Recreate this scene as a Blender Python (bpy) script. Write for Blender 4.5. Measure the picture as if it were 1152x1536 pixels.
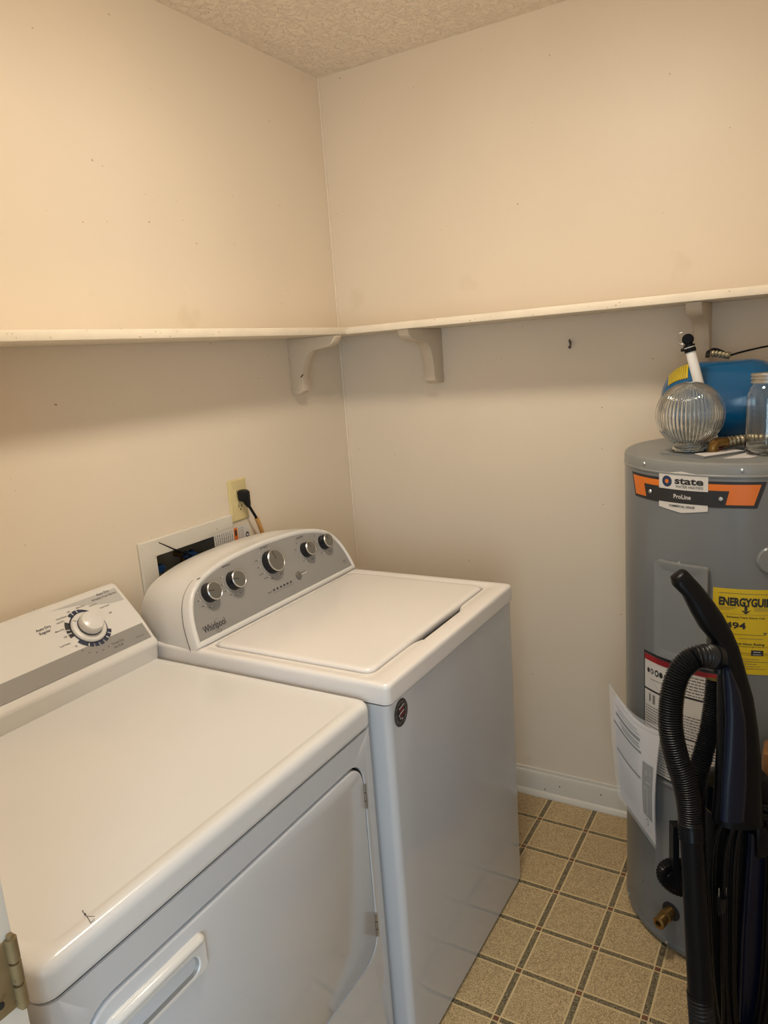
import bpy, bmesh, math, random
from mathutils import Vector, Matrix
PI = math.pi
R = math.radians
for o in list(bpy.data.objects): bpy.data.objects.remove(o)
S = bpy.context.scene
COL = S.collection
rnd = random.Random(7)

# ------------------------------------------------------------ camera
cam_d = bpy.data.cameras.new('camera'); cam = bpy.data.objects.new('camera', cam_d); COL.objects.link(cam)
CP = Vector((1.48485, -2.22874, 1.53580))
CF = Vector((-0.50808037, 0.83647148, -0.20535287)); CR = Vector((0.86025076, 0.50464065, -0.07284541)); CU = Vector((-0.0426963, 0.21366628, 0.97597323))
cam.matrix_world = Matrix(((CR.x, CU.x, -CF.x, CP.x), (CR.y, CU.y, -CF.y, CP.y), (CR.z, CU.z, -CF.z, CP.z), (0, 0, 0, 1)))
cam_d.sensor_fit = 'VERTICAL'; cam_d.sensor_height = 36; cam_d.sensor_width = 27
cam_d.lens = 1104.1 / 1536 * 36
cam_d.clip_start = 0.02
S.camera = cam

# ------------------------------------------------------------ world, light, exposure
W = bpy.data.worlds.new('world'); S.world = W; W.use_nodes = True
bg = W.node_tree.nodes['Background']; bg.inputs[0].default_value = (0.74, 0.87, 1.0, 1); bg.inputs[1].default_value = 0.5
LAMP_STRENGTH = 84.0
LAMP_COLOR = (1.0, 0.90, 0.74)
al = bpy.data.lights.new('hallway_daylight', 'AREA'); al.shape = 'RECTANGLE'; al.size = 1.0; al.size_y = 1.3
al.energy = 26; al.color = (0.66, 0.84, 1.0)
alo = bpy.data.objects.new('hallway_daylight', al); COL.objects.link(alo); alo.location = (1.95, -3.3, 1.3)
alo.rotation_euler = (Vector((0.75, -1.5, 0.45)) - alo.location).to_track_quat('-Z', 'Y').to_euler()
S.view_settings.view_transform = 'Standard'; S.view_settings.look = 'None'
S.view_settings.gamma = 1.0; S.view_settings.use_curve_mapping = False
S.view_settings.exposure = 0.0

# ------------------------------------------------------------ materials
def srgb(r, g, b):
    f = lambda c: (c / 255) / 12.92 if c / 255 <= 0.04045 else ((c / 255 + 0.055) / 1.055) ** 2.4
    return (f(r), f(g), f(b), 1)
def mat(name, col, rough=0.5, metal=0.0, vary=0.04, vscale=6.0, bump=0.0, bscale=300.0, coat=0.0, spots=None, emit=None, spec=0.5, trans=0.0, ior=1.45, speck=None, bdist=0.001, scuff=None):
    m = bpy.data.materials.new(name); m.use_nodes = True
    nt = m.node_tree; N = nt.nodes; L = nt.links; b = N['Principled BSDF']
    b.inputs['Roughness'].default_value = rough; b.inputs['Metallic'].default_value = metal
    b.inputs['Specular IOR Level'].default_value = spec
    b.inputs['Coat Weight'].default_value = coat; b.inputs['Coat Roughness'].default_value = 0.08
    b.inputs['Transmission Weight'].default_value = trans; b.inputs['IOR'].default_value = ior
    geo = N.new('ShaderNodeNewGeometry')
    def noise(sc, det=3.0):
        n = N.new('ShaderNodeTexNoise'); n.inputs['Scale'].default_value = sc; n.inputs['Detail'].default_value = det
        L.new(geo.outputs['Position'], n.inputs['Vector']); return n
    def ramp(src, a, c, v0=0.0, v1=1.0):
        r = N.new('ShaderNodeMapRange'); r.inputs[1].default_value = a; r.inputs[2].default_value = c; r.inputs[3].default_value = v0; r.inputs[4].default_value = v1
        L.new(src, r.inputs[0]); return r.outputs[0]
    def mix(fac, A, B):
        x = N.new('ShaderNodeMix'); x.data_type = 'RGBA'
        L.new(fac, x.inputs['Factor'])
        for s, i in ((A, 6), (B, 7)):
            if isinstance(s, tuple): x.inputs[i].default_value = s
            else: L.new(s, x.inputs[i])
        return x.outputs[2]
    c = tuple(col[:3]) + (1,)
    n1 = noise(vscale, 4)
    out = mix(ramp(n1.outputs[0], 0.3, 0.7), tuple(max(0, x * (1 - vary)) for x in c[:3]) + (1,), tuple(min(1, x * (1 + vary)) for x in c[:3]) + (1,))
    if speck:      # (scale, dark colour, light colour)
        n2 = noise(speck[0], 2)
        out = mix(ramp(n2.outputs[0], 0.36, 0.64), speck[1], mix(ramp(noise(3.0).outputs[0], 0.35, 0.65), speck[2], tuple(x * 0.93 for x in speck[2][:3]) + (1,)))
    if scuff:      # (scale, threshold, colour, strength): broad wear
        n4 = noise(scuff[0], 8)
        out = mix(ramp(n4.outputs[0], scuff[1], scuff[1] + 0.12, 0, scuff[3]), out, scuff[2])
    if spots:      # (scale, threshold, colour)
        n3 = noise(spots[0], 1)
        out = mix(ramp(n3.outputs[0], spots[1], spots[1] + 0.02), out, spots[2])
    L.new(out, b.inputs['Base Color'])
    if bump:
        n5 = noise(bscale, 3); bp = N.new('ShaderNodeBump'); bp.inputs['Strength'].default_value = bump; bp.inputs['Distance'].default_value = bdist
        L.new(n5.outputs[0], bp.inputs['Height']); L.new(bp.outputs[0], b.inputs['Normal'])
    if emit:
        b.inputs['Emission Color'].default_value = tuple(emit[0]) + (1,); b.inputs['Emission Strength'].default_value = emit[1]
    return m
def c_(r, g, b): return srgb(r, g, b)
M = {}
M['wall'] = mat('cream_wall_paint', c_(226, 211, 190), 0.42, vary=0.02, vscale=2.0, bump=0.25, bscale=140, spots=(75, 0.785, c_(176, 146, 112)), scuff=(5, 0.66, c_(200, 180, 150), 0.35), bdist=0.0006, spec=0.35)
M['ceil'] = mat('textured_ceiling_paint', c_(240, 228, 212), 0.40, vary=0.02, bump=0.0, spec=0.5)
nt = M['ceil'].node_tree; N = nt.nodes
g = N.new('ShaderNodeNewGeometry'); v1 = N.new('ShaderNodeTexNoise'); v1.inputs['Scale'].default_value = 60; v1.inputs['Detail'].default_value = 4; v1.inputs['Distortion'].default_value = 1.2
mr = N.new('ShaderNodeMapRange'); mr.inputs[1].default_value = 0.5; mr.inputs[2].default_value = 0.6
bp = N.new('ShaderNodeBump'); bp.inputs['Strength'].default_value = 1.0; bp.inputs['Distance'].default_value = 0.0022
nt.links.new(g.outputs['Position'], v1.inputs['Vector']); nt.links.new(v1.outputs[0], mr.inputs[0]); nt.links.new(mr.outputs[0], bp.inputs['Height']); nt.links.new(bp.outputs[0], N['Principled BSDF'].inputs['Normal'])
M['trim'] = mat('glossy_trim_paint', c_(216, 208, 194), 0.35, vary=0.03, bump=0.15, bscale=120, spots=(60, 0.78, c_(140, 112, 85)), spec=0.4)
M['shelf'] = mat('shelf_paint', c_(232, 218, 196), 0.45, vary=0.04, vscale=20, bump=0.5, bscale=60, spots=(150, 0.74, c_(180, 142, 98)), bdist=0.001)
M['bracket'] = mat('bracket_paint', c_(208, 192, 170), 0.42, vary=0.03, bump=0.2, bscale=90, spots=(90, 0.80, c_(150, 120, 90)))
M['vinyl'] = mat('vinyl_cream_line', c_(214, 190, 142), 0.45, vary=0.05, bump=0.1, bscale=500)
M['tile'] = mat('vinyl_tile_speckled', c_(196, 170, 128), 0.42, speck=(340, c_(150, 124, 86), c_(216, 190, 146)), bump=0.15, bscale=400, scuff=(9, 0.66, c_(130, 95, 50), 0.25), bdist=0.0004, spec=0.35)
M['olive'] = mat('vinyl_olive_strip', c_(110, 100, 76), 0.42, speck=(380, c_(70, 60, 46), c_(156, 140, 108)), bump=0.15, bscale=400, bdist=0.0004, spec=0.35)
M['redtile'] = mat('vinyl_red_insert', c_(112, 66, 46), 0.42, speck=(420, c_(96, 58, 42), c_(146, 104, 78)), bump=0.15, bscale=400, bdist=0.0004, spec=0.35)
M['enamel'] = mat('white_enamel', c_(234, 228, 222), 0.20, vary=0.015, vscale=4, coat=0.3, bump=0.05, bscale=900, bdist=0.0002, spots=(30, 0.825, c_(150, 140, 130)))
M['enamelf'] = mat('white_enamel_shaded_front', c_(201, 201, 202), 0.14, vary=0.01, vscale=4, coat=0.5, bump=0.05, bscale=900, bdist=0.0002, spots=(26, 0.90, c_(150, 146, 140)))  # darker, cooler copy of the white enamel: front shade put into the colour
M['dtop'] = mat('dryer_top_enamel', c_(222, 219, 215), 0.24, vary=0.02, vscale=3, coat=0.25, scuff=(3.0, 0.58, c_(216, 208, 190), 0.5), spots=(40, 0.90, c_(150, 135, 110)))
M['gap'] = mat('dark_gap', (0.02, 0.018, 0.016), 0.8)
M['wplastic'] = mat('white_plastic', c_(219, 215, 209), 0.28, vary=0.015, coat=0.15)
M['grey_panel'] = mat('grey_panel_print', c_(146, 142, 137), 0.40, vary=0.02, spec=0.4)
M['grey_knob'] = mat('grey_knob_face', c_(112, 108, 100), 0.34, metal=0.25)
M['black_knob'] = mat('black_knob_side', (0.012, 0.012, 0.014), 0.25)
M['chrome'] = mat('chrome', (0.62, 0.61, 0.59), 0.28, metal=1.0)
M['steel'] = mat('dull_steel', (0.42, 0.42, 0.42), 0.35, metal=0.9)
M['ink'] = mat('black_ink', (0.02, 0.02, 0.022), 0.5)
M['softink'] = mat('grey_ink', c_(86, 80, 76), 0.5)
M['faintink'] = mat('faint_ink', c_(120, 112, 108), 0.5)
M['navy_ink'] = mat('navy_ink', c_(44, 50, 74), 0.4)
M['white_ink'] = mat('white_ink', c_(225, 222, 218), 0.4)
M['paper'] = mat('white_paper', c_(208, 202, 200), 0.6, vary=0.02)
M['label_white'] = mat('label_white', c_(205, 200, 194), 0.35, vary=0.02)
M['orange'] = mat('label_orange', c_(214, 112, 34), 0.35)
M['red'] = mat('label_red', c_(150, 28, 34), 0.4)
M['yellow'] = mat('label_yellow', c_(204, 176, 30), 0.45, vary=0.02)
M['heater'] = mat('grey_heater_enamel', c_(112, 115, 117), 0.30, vary=0.02, vscale=3, coat=0.12, spots=(50, 0.80, c_(90, 90, 88)))
M['heatertop'] = mat('grey_heater_cap', c_(128, 129, 127), 0.35, vary=0.05, vscale=8)
M['panel_light'] = mat('access_panel_grey', c_(122, 125, 126), 0.22, vary=0.02, coat=0.3)
M['brass'] = mat('brass', c_(138, 108, 62), 0.32, metal=0.85, vary=0.15, vscale=60)
M['oldbrass'] = mat('dull_brass', c_(146, 136, 112), 0.40, metal=0.75, vary=0.2, vscale=80)
M['blue'] = mat('blue_tank_enamel', c_(8, 84, 132), 0.12, vary=0.04, coat=0.5)
M['black'] = mat('black_plastic', (0.004, 0.004, 0.005), 0.34, spec=0.16)
M['blackrub'] = mat('black_rubber', (0.009, 0.009, 0.010), 0.42, spec=0.3)
M['hose'] = mat('black_hose_plastic', (0.010, 0.010, 0.011), 0.34, spec=0.38)
M['navy'] = mat('navy_vacuum_plastic', (0.003, 0.005, 0.016), 0.30, spec=0.3)
M['cord'] = mat('black_cord', (0.004, 0.004, 0.005), 0.40, spec=0.25)
M['pvc'] = mat('white_pvc', c_(226, 224, 220), 0.3)
M['ivory'] = mat('ivory_outlet_plastic', c_(212, 194, 142), 0.3)
M['bluehandle'] = mat('blue_valve_handle', c_(22, 58, 100), 0.35)
M['copper'] = mat('copper_pipe', c_(150, 90, 60), 0.35, metal=0.8)
M['boxback'] = mat('outlet_box_inside', c_(142, 132, 112), 0.5, vary=0.06)
M['hinge'] = mat('painted_brass_hinge', c_(138, 118, 84), 0.35, metal=0.3, vary=0.12, vscale=40, scuff=(60, 0.6, c_(80, 60, 35), 0.8))
M['wood'] = mat('tan_wood', c_(120, 84, 48), 0.35, vary=0.25, vscale=30, coat=0.3)
M['silvercap'] = mat('jar_lid_metal', c_(186, 182, 174), 0.3, metal=0.85, vary=0.08, vscale=60)
def glass(name, tint, rough=0.0):
    m = bpy.data.materials.new(name); m.use_nodes = True; b = m.node_tree.nodes['Principled BSDF']
    b.inputs['Base Color'].default_value = tint; b.inputs['Roughness'].default_value = rough
    b.inputs['Transmission Weight'].default_value = 1.0; b.inputs['IOR'].default_value = 1.47
    return m
M['glass'] = glass('clear_glass', (0.97, 0.985, 0.97, 1), 0.0)
M['film'] = mat('clear_plastic_film', (0.9, 0.9, 0.9), 0.15)
fb = M['film'].node_tree.nodes['Principled BSDF']; fb.inputs['Alpha'].default_value = 0.16
M['pale'] = mat('pale_grey_reflection_and_deck', c_(186, 183, 178), 0.35)  # painted reflection on the dryer panel; also the washer deck floor
M['slot'] = mat('worn_grey_slot', c_(150, 148, 142), 0.4, scuff=(40, 0.62, c_(90, 60, 35), 0.7))
M['darkline'] = mat('dark_groove', (0.10, 0.095, 0.09), 0.6)
M['tan'] = mat('tan_wrap_paper', c_(196, 146, 84), 0.5)
M['lamp'] = mat('glowing_lamp_glass', (0.9, 0.9, 0.9), 0.4, emit=(LAMP_COLOR, LAMP_STRENGTH))

# ------------------------------------------------------------ builders
def finish(me, angle=35):
    for p in me.polygons: p.use_smooth = True
    try: me.set_sharp_from_angle(angle=R(angle))
    except Exception: pass
def obj(name, bm, m, parent=None, angle=35, recalc=True):
    if recalc: bmesh.ops.recalc_face_normals(bm, faces=bm.faces)
    me = bpy.data.meshes.new(name); bm.to_mesh(me); bm.free()
    ms = m if isinstance(m, (list, tuple)) else [m]
    for x in ms: me.materials.append(M[x])
    finish(me, angle)
    o = bpy.data.objects.new(name, me); COL.objects.link(o)
    if parent:
        o.parent = parent
        if parent.type == 'EMPTY': o.matrix_parent_inverse = Matrix.Translation(-Vector(parent.location))
    return o
def thing(name, label, cat, loc=(0, 0, 0), group=None):
    o = bpy.data.objects.new(name, None); COL.objects.link(o); o.empty_display_size = 0.05
    o.location = loc; o['label'] = label; o['category'] = cat
    if group: o['group'] = group
    return o
def tag(o, label, cat, group=None):
    o['label'] = label; o['category'] = cat
    if group: o['group'] = group
    return o
def struct(o, label=None, cat=None):
    o['kind'] = 'structure'
    if label: o['label'] = label; o['category'] = cat
    return o
def B(): return bmesh.new()
def box(bm, a, b, bev=0.0, mi=0, seg=2):
    vs = [bm.verts.new((x, y, z)) for x in (a[0], b[0]) for y in (a[1], b[1]) for z in (a[2], b[2])]
    idx = [(0, 1, 3, 2), (4, 6, 7, 5), (0, 4, 5, 1), (2, 3, 7, 6), (0, 2, 6, 4), (1, 5, 7, 3)]
    fs = [bm.faces.new([vs[i] for i in f]) for f in idx]
    for f in fs: f.material_index = mi
    if bev > 0:
        es = list({e for f in fs for e in f.edges})
        r = bmesh.ops.bevel(bm, geom=es, offset=bev, segments=seg, affect='EDGES', profile=0.5)
        for f in r['faces']: f.material_index = mi
    return fs
def loft(bm, loops, cap0=True, cap1=True, closed=True, mi=0, mis=None):
    V = [[bm.verts.new(p) for p in lp] for lp in loops]; n = len(V[0])
    for k in range(len(V) - 1):
        for i in range(n if closed else n - 1):
            j = (i + 1) % n
            f = bm.faces.new((V[k][i], V[k][j], V[k + 1][j], V[k + 1][i])); f.material_index = mis[k] if mis else mi
    if cap0: bm.faces.new(V[0][::-1]).material_index = mis[0] if mis else mi
    if cap1: bm.faces.new(V[-1]).material_index = mis[-1] if mis else mi
    return V
def frame_for(t):
    t = t.normalized(); a = Vector((0, 0, 1)) if abs(t.z) < 0.9 else Vector((1, 0, 0))
    u = t.cross(a).normalized(); return u, t.cross(u).normalized()
def tube(bm, pts, rad, n=12, caps=True, mi=0, flat=1.0, axis=None):
    pts = [Vector(p) for p in pts]; m = len(pts); rs = rad if isinstance(rad, (list, tuple)) else [rad] * m
    loops = []; u = None
    for i, p in enumerate(pts):
        t = (pts[min(i + 1, m - 1)] - pts[max(i - 1, 0)]).normalized()
        if axis is not None:
            v = Vector(axis); v = (v - t * v.dot(t)).normalized(); u = v.cross(t).normalized()
        else:
            if u is None: u, v = frame_for(t)
            else:
                u = (u - t * u.dot(t)).normalized(); v = t.cross(u).normalized()
        r = rs[i]
        loops.append([p + u * (r * math.cos(2 * PI * k / n)) + v * (r * flat * math.sin(2 * PI * k / n)) for k in range(n)])
    loft(bm, loops, caps, caps, mi=mi)
def smooth_path(pts, k=8):
    P = [Vector(p) for p in pts]; out = []
    for i in range(len(P) - 1):
        a = P[max(i - 1, 0)]; b = P[i]; c = P[i + 1]; d = P[min(i + 2, len(P) - 1)]
        for j in range(k):
            t = j / k
            out.append(0.5 * ((2 * b) + (c - a) * t + (2 * a - 5 * b + 4 * c - d) * t * t + (3 * b - a - 3 * c + d) * t ** 3))
    out.append(P[-1]); return out
def lathe(bm, prof, c, axis='Z', n=32, cap0=True, cap1=True, mi=0, mat3=None, mis=None):
    loops = []
    for r, h in prof:
        lp = []
        for k in range(n):
            a = 2 * PI * k / n; p = Vector((r * math.cos(a), r * math.sin(a), h))
            if axis == 'X': p = Vector((p.z, p.x, p.y))
            if axis == 'Y': p = Vector((p.y, p.z, p.x))
            if mat3 is not None: p = mat3 @ p
            lp.append(Vector(c) + p)
        loops.append(lp)
    loft(bm, loops, cap0, cap1, mi=mi, mis=mis)
def rr(u0, u1, v0, v1, r, nc=6, ns=10):
    # rounded rectangle with constant topology; ns points along each side
    pts = []
    cs = [((u1 - r, v1 - r), 0), ((u0 + r, v1 - r), 90), ((u0 + r, v0 + r), 180), ((u1 - r, v0 + r), 270)]
    for k, ((cu, cv), a0) in enumerate(cs):
        arc = [(cu + r * math.cos(R(a0 + 90 * i / nc)), cv + r * math.sin(R(a0 + 90 * i / nc))) for i in range(nc + 1)]
        pts += arc
        (nu, nv), b0 = cs[(k + 1) % 4]
        q = (nu + r * math.cos(R(b0)), nv + r * math.sin(R(b0))); p = arc[-1]
        pts += [(p[0] + (q[0] - p[0]) * i / ns, p[1] + (q[1] - p[1]) * i / ns) for i in range(1, ns)]
    return pts
def extr(bm, poly, f, mi=0):   # poly list of 2D, f(p,0/1)->3D
    loft(bm, [[f(p, 0) for p in poly], [f(p, 1) for p in poly]], mi=mi)

class Print:
    """flat printing collected as 2D shapes (u,v) with a layer height, then mapped onto a surface"""
    def __init__(s): s.items = []; s.mats = []
    def mi(s, m):
        if m not in s.mats: s.mats.append(m)
        return s.mats.index(m)
    def poly(s, pts, m, lay=0): s.items.append(([tuple(p) for p in pts], [tuple(range(len(pts)))], s.mi(m), lay)); return s
    def rect(s, u0, u1, v0, v1, m, lay=0): return s.poly([(u0, v0), (u1, v0), (u1, v1), (u0, v1)], m, lay)
    def disc(s, u, v, r, m, lay=0, n=24, sx=1): return s.poly([(u + sx * r * math.cos(2 * PI * k / n), v + r * math.sin(2 * PI * k / n)) for k in range(n)], m, lay)
    def arc(s, u, v, r0, r1, a0, a1, m, lay=0, n=16):
        for k in range(n):
            x, y = R(a0 + (a1 - a0) * k / n), R(a0 + (a1 - a0) * (k + 1) / n)
            s.poly([(u + r0 * math.cos(x), v + r0 * math.sin(x)), (u + r1 * math.cos(x), v + r1 * math.sin(x)), (u + r1 * math.cos(y), v + r1 * math.sin(y)), (u + r0 * math.cos(y), v + r0 * math.sin(y))], m, lay)
        return s
    def dashes(s, u0, u1, v, h, m, lay=1, dens=0.8, rot=False):
        x = u0
        while x < u1:
            w = rnd.uniform(1.2, 4.5) * h
            e = min(x + w, u1)
            if rot: s.rect(v, v + h, x, e, m, lay)
            else: s.rect(x, e, v, v + h, m, lay)
            x = e + h * (0.5 + (1 - dens))
        return s
    def text(s, t, u, v, h, m, lay=1, w=None, bold=0.0, al='CENTER', rot=0):
        cu = bpy.data.curves.new('t', 'FONT'); cu.body = t; cu.size = 1.0; cu.offset = bold; cu.resolution_u = 3; cu.fill_mode = 'FRONT'
        ob = bpy.data.objects.new('t', cu); COL.objects.link(ob)
        dg = bpy.context.evaluated_depsgraph_get(); me = bpy.data.meshes.new_from_object(ob.evaluated_get(dg))
        V = [(p.co.x, p.co.y) for p in me.vertices]; F = [tuple(p.vertices) for p in me.polygons]
        bpy.data.objects.remove(ob); bpy.data.curves.remove(cu); bpy.data.meshes.remove(me)
        x0 = min(p[0] for p in V); x1 = max(p[0] for p in V)
        sy = h / 0.70; sx = w / (x1 - x0) if w else sy
        off = {'CENTER': (x0 + x1) / 2, 'LEFT': x0, 'RIGHT': x1}[al]
        ca, sa = math.cos(R(rot)), math.sin(R(rot))
        V2 = []
        for x, y in V:
            a, b = (x - off) * sx, y * sy
            V2.append((u + a * ca - b * sa, v + a * sa + b * ca))
        s.items.append((V2, F, s.mi(m), lay)); return s
    def build(s, name, fn, parent, step=None, base=0.0006, dl=0.0003, step2=None):
        bm = bmesh.new()
        for V, F, mi, lay in s.items:
            b2 = bmesh.new(); vs = [b2.verts.new((p[0], p[1], 0)) for p in V]
            for f in F:
                try: b2.faces.new([vs[i] for i in f])
                except ValueError: pass
            if step:
                lo, hi = min(p[0] for p in V), max(p[0] for p in V); k = math.floor(lo / step) + 1
                while k * step < hi:
                    bmesh.ops.bisect_plane(b2, geom=b2.verts[:] + b2.edges[:] + b2.faces[:], plane_co=(k * step, 0, 0), plane_no=(1, 0, 0)); k += 1
            if step2:
                lo, hi = min(p[1] for p in V), max(p[1] for p in V); k = math.floor(lo / step2) + 1
                while k * step2 < hi:
                    bmesh.ops.bisect_plane(b2, geom=b2.verts[:] + b2.edges[:] + b2.faces[:], plane_co=(0, k * step2, 0), plane_no=(0, 1, 0)); k += 1
            b2.verts.index_update()
            mp = [bm.verts.new(fn(v.co.x, v.co.y, base + dl * lay)) for v in b2.verts]
            for f in b2.faces:
                try: bm.faces.new([mp[v.index] for v in f.verts]).material_index = mi
                except ValueError: pass
            b2.free()
        o = obj(name, bm, s.mats, parent, recalc=False)
        if 'lettering' in name or 'marks' in name or 'print' in name: o['kind'] = 'stuff'
        return o

# ------------------------------------------------------------ room
H = 2.449; XR = 1.801; YN = -1.89
def wallbox(name, a, b, m='wall'):
    bm = B(); box(bm, a, b); return struct(obj(name, bm, m))
# left wall with the recess of the washer outlet box cut out
hy0, hy1, hz0, hz1 = -0.951, -0.700, 0.90, 1.074
bm = B()
box(bm, (-0.12, YN - 0.12, 0), (0, hy0, H)); box(bm, (-0.12, hy1, 0), (0, 0.12, H))
box(bm, (-0.12, hy0, 0), (0, hy1, hz0)); box(bm, (-0.12, hy0, hz1), (0, hy1, H)); box(bm, (-0.12, hy0, hz0), (-0.085, hy1, hz1))
bmesh.ops.remove_doubles(bm, verts=bm.verts, dist=1e-5)
struct(obj('wall_left', bm, 'wall'))
wallbox('wall_far', (0, 0, 0), (XR + 0.12, 0.12, H))
wallbox('wall_right', (XR, YN - 0.12, 0), (XR + 0.12, 0, H))
bm = B()
box(bm, (0, YN - 0.12, 0), (0.78, YN, H)); box(bm, (1.66, YN - 0.12, 0), (XR, YN, H)); box(bm, (0.78, YN - 0.12, 2.06), (1.66, YN, H))
struct(obj('wall_near', bm, 'wall'))
wallbox('ceiling', (-0.12, -3.6, H), (XR + 0.12, 0.12, H + 0.1), 'ceil')
bm = B(); box(bm, (-0.12, -3.6, -0.1), (XR + 0.12, 0.12, 0))
floor = struct(obj('floor', bm, 'vinyl'))
# caulk bead in the corner
bm = B(); tube(bm, [(0.002, -0.002, 0.0), (0.002, -0.002, H)], 0.004, n=8); struct(obj('trim_1', bm, 'wall'))
# tiles of the sheet vinyl
GX, GY, GS = 0.7298, -0.1380, 0.1530
def piece(name, hx, hy, m):
    bm = B(); t = 0.0009
    loft(bm, [[(-hx, -hy, 0), (hx, -hy, 0), (hx, hy, 0), (-hx, hy, 0)], [(-hx + .0004, -hy + .0004, t), (hx - .0004, -hy + .0004, t), (hx - .0004, hy - .0004, t), (-hx + .0004, hy - .0004, t)]], cap0=False)
    o = obj(name, bm, m, floor); return o
P_ = {'tile': ('tile', GS / 2 - 0.0115, GS / 2 - 0.0115, 'tile'), 'row': ('border_strip', GS / 2 - 0.0100, 0.0062, 'olive'), 'col': ('cross_strip', 0.0070, GS / 2 - 0.0100, 'olive'), 'ins': ('corner_insert', 0.0068, 0.0062, 'redtile')}
first = {}
def put(kind, x, y):
    if kind not in first:
        o = piece(*P_[kind]); first[kind] = o
    else:
        o = first[kind].copy(); COL.objects.link(o)
    o.location = (x, y, 0)
for i in range(-1, 7):
    for j in range(0, 14):
        cx, cy = GX + i * GS, GY - j * GS
        if cx < 0.55: continue
        if cy - GS > -3:
            put('tile', cx + GS / 2, cy - GS / 2) if cx + GS < XR + 0.001 else None
        if cy < -0.01:
            if cx + GS < XR + 0.001: put('row', cx + GS / 2, cy)
            put('ins', cx, cy) if cx < XR - 0.01 else None
        if cy - GS / 2 < -0.07: put('col', cx, cy - GS / 2)
# top row of tiles next to the far wall is cut short
for i in range(-1, 7):
    cx = GX + i * GS
    if cx + GS < XR + 0.001:
        bm = B(); a = GS / 2 - 0.0115; box(bm, (cx + 0.0115, GY + 0.0115, 0), (cx + GS - 0.0115, -0.004, 0.0009)); obj('tile', bm, 'tile', floor)
    bm = B(); box(bm, (cx - 0.007, GY + 0.0100, 0), (cx + 0.007, -0.004, 0.0009)); obj('cross_strip', bm, 'olive', floor)
# baseboards
def baseboard(name, f):
    prof = [(0, 0), (0.024, 0), (0.024, 0.006), (0.020, 0.015), (0.013, 0.020), (0.012, 0.074), (0.009, 0.084), (0.006, 0.088), (0.005, 0.097), (0, 0.098)]
    bm = B(); extr(bm, prof, f); return struct(obj(name, bm, 'trim', angle=20))
baseboard('baseboard_far', lambda p, k: (0.0 if k == 0 else XR, -p[0], p[1]))
baseboard('baseboard_left', lambda p, k: (p[0], YN if k == 0 else -0.03, p[1]))
bm = B()
for x in (0.76, 0.9, 1.02): tube(bm, [(x, -0.011, 0.05 + 0.01 * math.sin(x * 50)), (x, -0.0135, 0.05 + 0.01 * math.sin(x * 50))], 0.0022, n=8)
o = obj('nail_heads', bm, 'gap', bpy.data.objects['baseboard_far']); 
# door frame on the left of the picture, with its hinge
bm = B()
box(bm, (0.78, YN - 0.135, 0), (0.80, YN + 0.004, 2.06), 0.002)
box(bm, (1.64, YN - 0.135, 0), (1.66, YN + 0.004, 2.06), 0.002)
box(bm, (0.80, YN - 0.135, 2.04), (1.64, YN + 0.004, 2.06), 0.002)
jamb = struct(obj('trim_2', bm, 'trim'))
bm = B()
box(bm, (0.799, YN - 0.036, 0.915), (0.8022, YN - 0.006, 0.992), 0.0006)
hg = obj('hinge', bm, 'hinge', jamb); hg['label'] = 'brown-stained brass door hinge'
bm = B()
for a, b in ((0.914, 0.939), (0.9425, 0.965), (0.968, 0.993)): tube(bm, [(0.8035, YN - 0.001, a), (0.8035, YN - 0.001, b)], 0.0062, n=14)
tube(bm, [(0.8035, YN - 0.001, 0.91), (0.8035, YN - 0.001, 0.997)], 0.0035, n=10)
obj('hinge_barrel', bm, 'hinge', hg)
bm = B()
for z in (0.93, 0.953, 0.977): lathe(bm, [(0.0001, 0.0012), (0.0035, 0.001), (0.004, 0)], (0.8022, YN - 0.022 - (0.006 if z == 0.953 else 0), z), 'X', 12)
obj('hinge_screws', bm, 'gap', hg)

# ceiling lamp in the middle of the little room (above the frame)
lamp = thing('ceiling_light', 'round flush ceiling light above the laundry room, out of frame', 'light', (0.92, -1.12, H))
bm = B(); lathe(bm, [(0.145, 0), (0.147, -0.012), (0.137, -0.022)], (0.92, -1.12, H), n=40); obj('base', bm, 'wplastic', lamp)
bm = B(); lathe(bm, [(0.132, -0.022), (0.132, -0.028), (0.115, -0.042), (0.07, -0.051), (0.001, -0.055)], (0.92, -1.12, H), n=40); obj('diffuser', bm, 'lamp', lamp)

# ------------------------------------------------------------ shelves and brackets
def shelf_mesh(a, b):
    bm = B(); box(bm, a, b, 0.0022)
    return bm
SZ0, SZ1 = 1.614, 1.635
o = obj('shelf_board', shelf_mesh((0.001, -1.888, SZ0), (0.190, -0.2445, SZ1)), 'shelf'); tag(o, 'painted cream shelf board along the left wall above the washer and dryer', 'shelf')
o = obj('shelf_board', shelf_mesh((0.001, -0.2435, SZ0), (XR - 0.001, -0.001, SZ1)), 'shelf'); tag(o, 'painted cream shelf board along the far wall above the water heater', 'shelf')
def bracket(name, label, prof, f, screws, group='shelf brackets'):
    t = thing(name, label, 'bracket', f((0, prof[0][1]), 0.5), group)
    bm = B(); pr2 = prof; loft(bm, [[f(p, 0) for p in pr2], [f(p, 1) for p in pr2]]); 
    bmesh.ops.recalc_face_normals(bm, faces=bm.faces)
    ee = [e for e in bm.edges if len(e.link_faces) == 2 and e.calc_face_angle(0) > 1.2]
    bmesh.ops.bevel(bm, geom=ee, offset=0.0025, segments=2, affect='EDGES', profile=0.5)
    obj('bracket_body', bm, 'bracket', t, angle=30)
    for s in screws:
        bm = B(); a, b, r = s; tube(bm, [a, b], r, n=10); obj('screw', bm, 'gap' if r < 0.003 else 'bracket', t)
    return t
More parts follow.
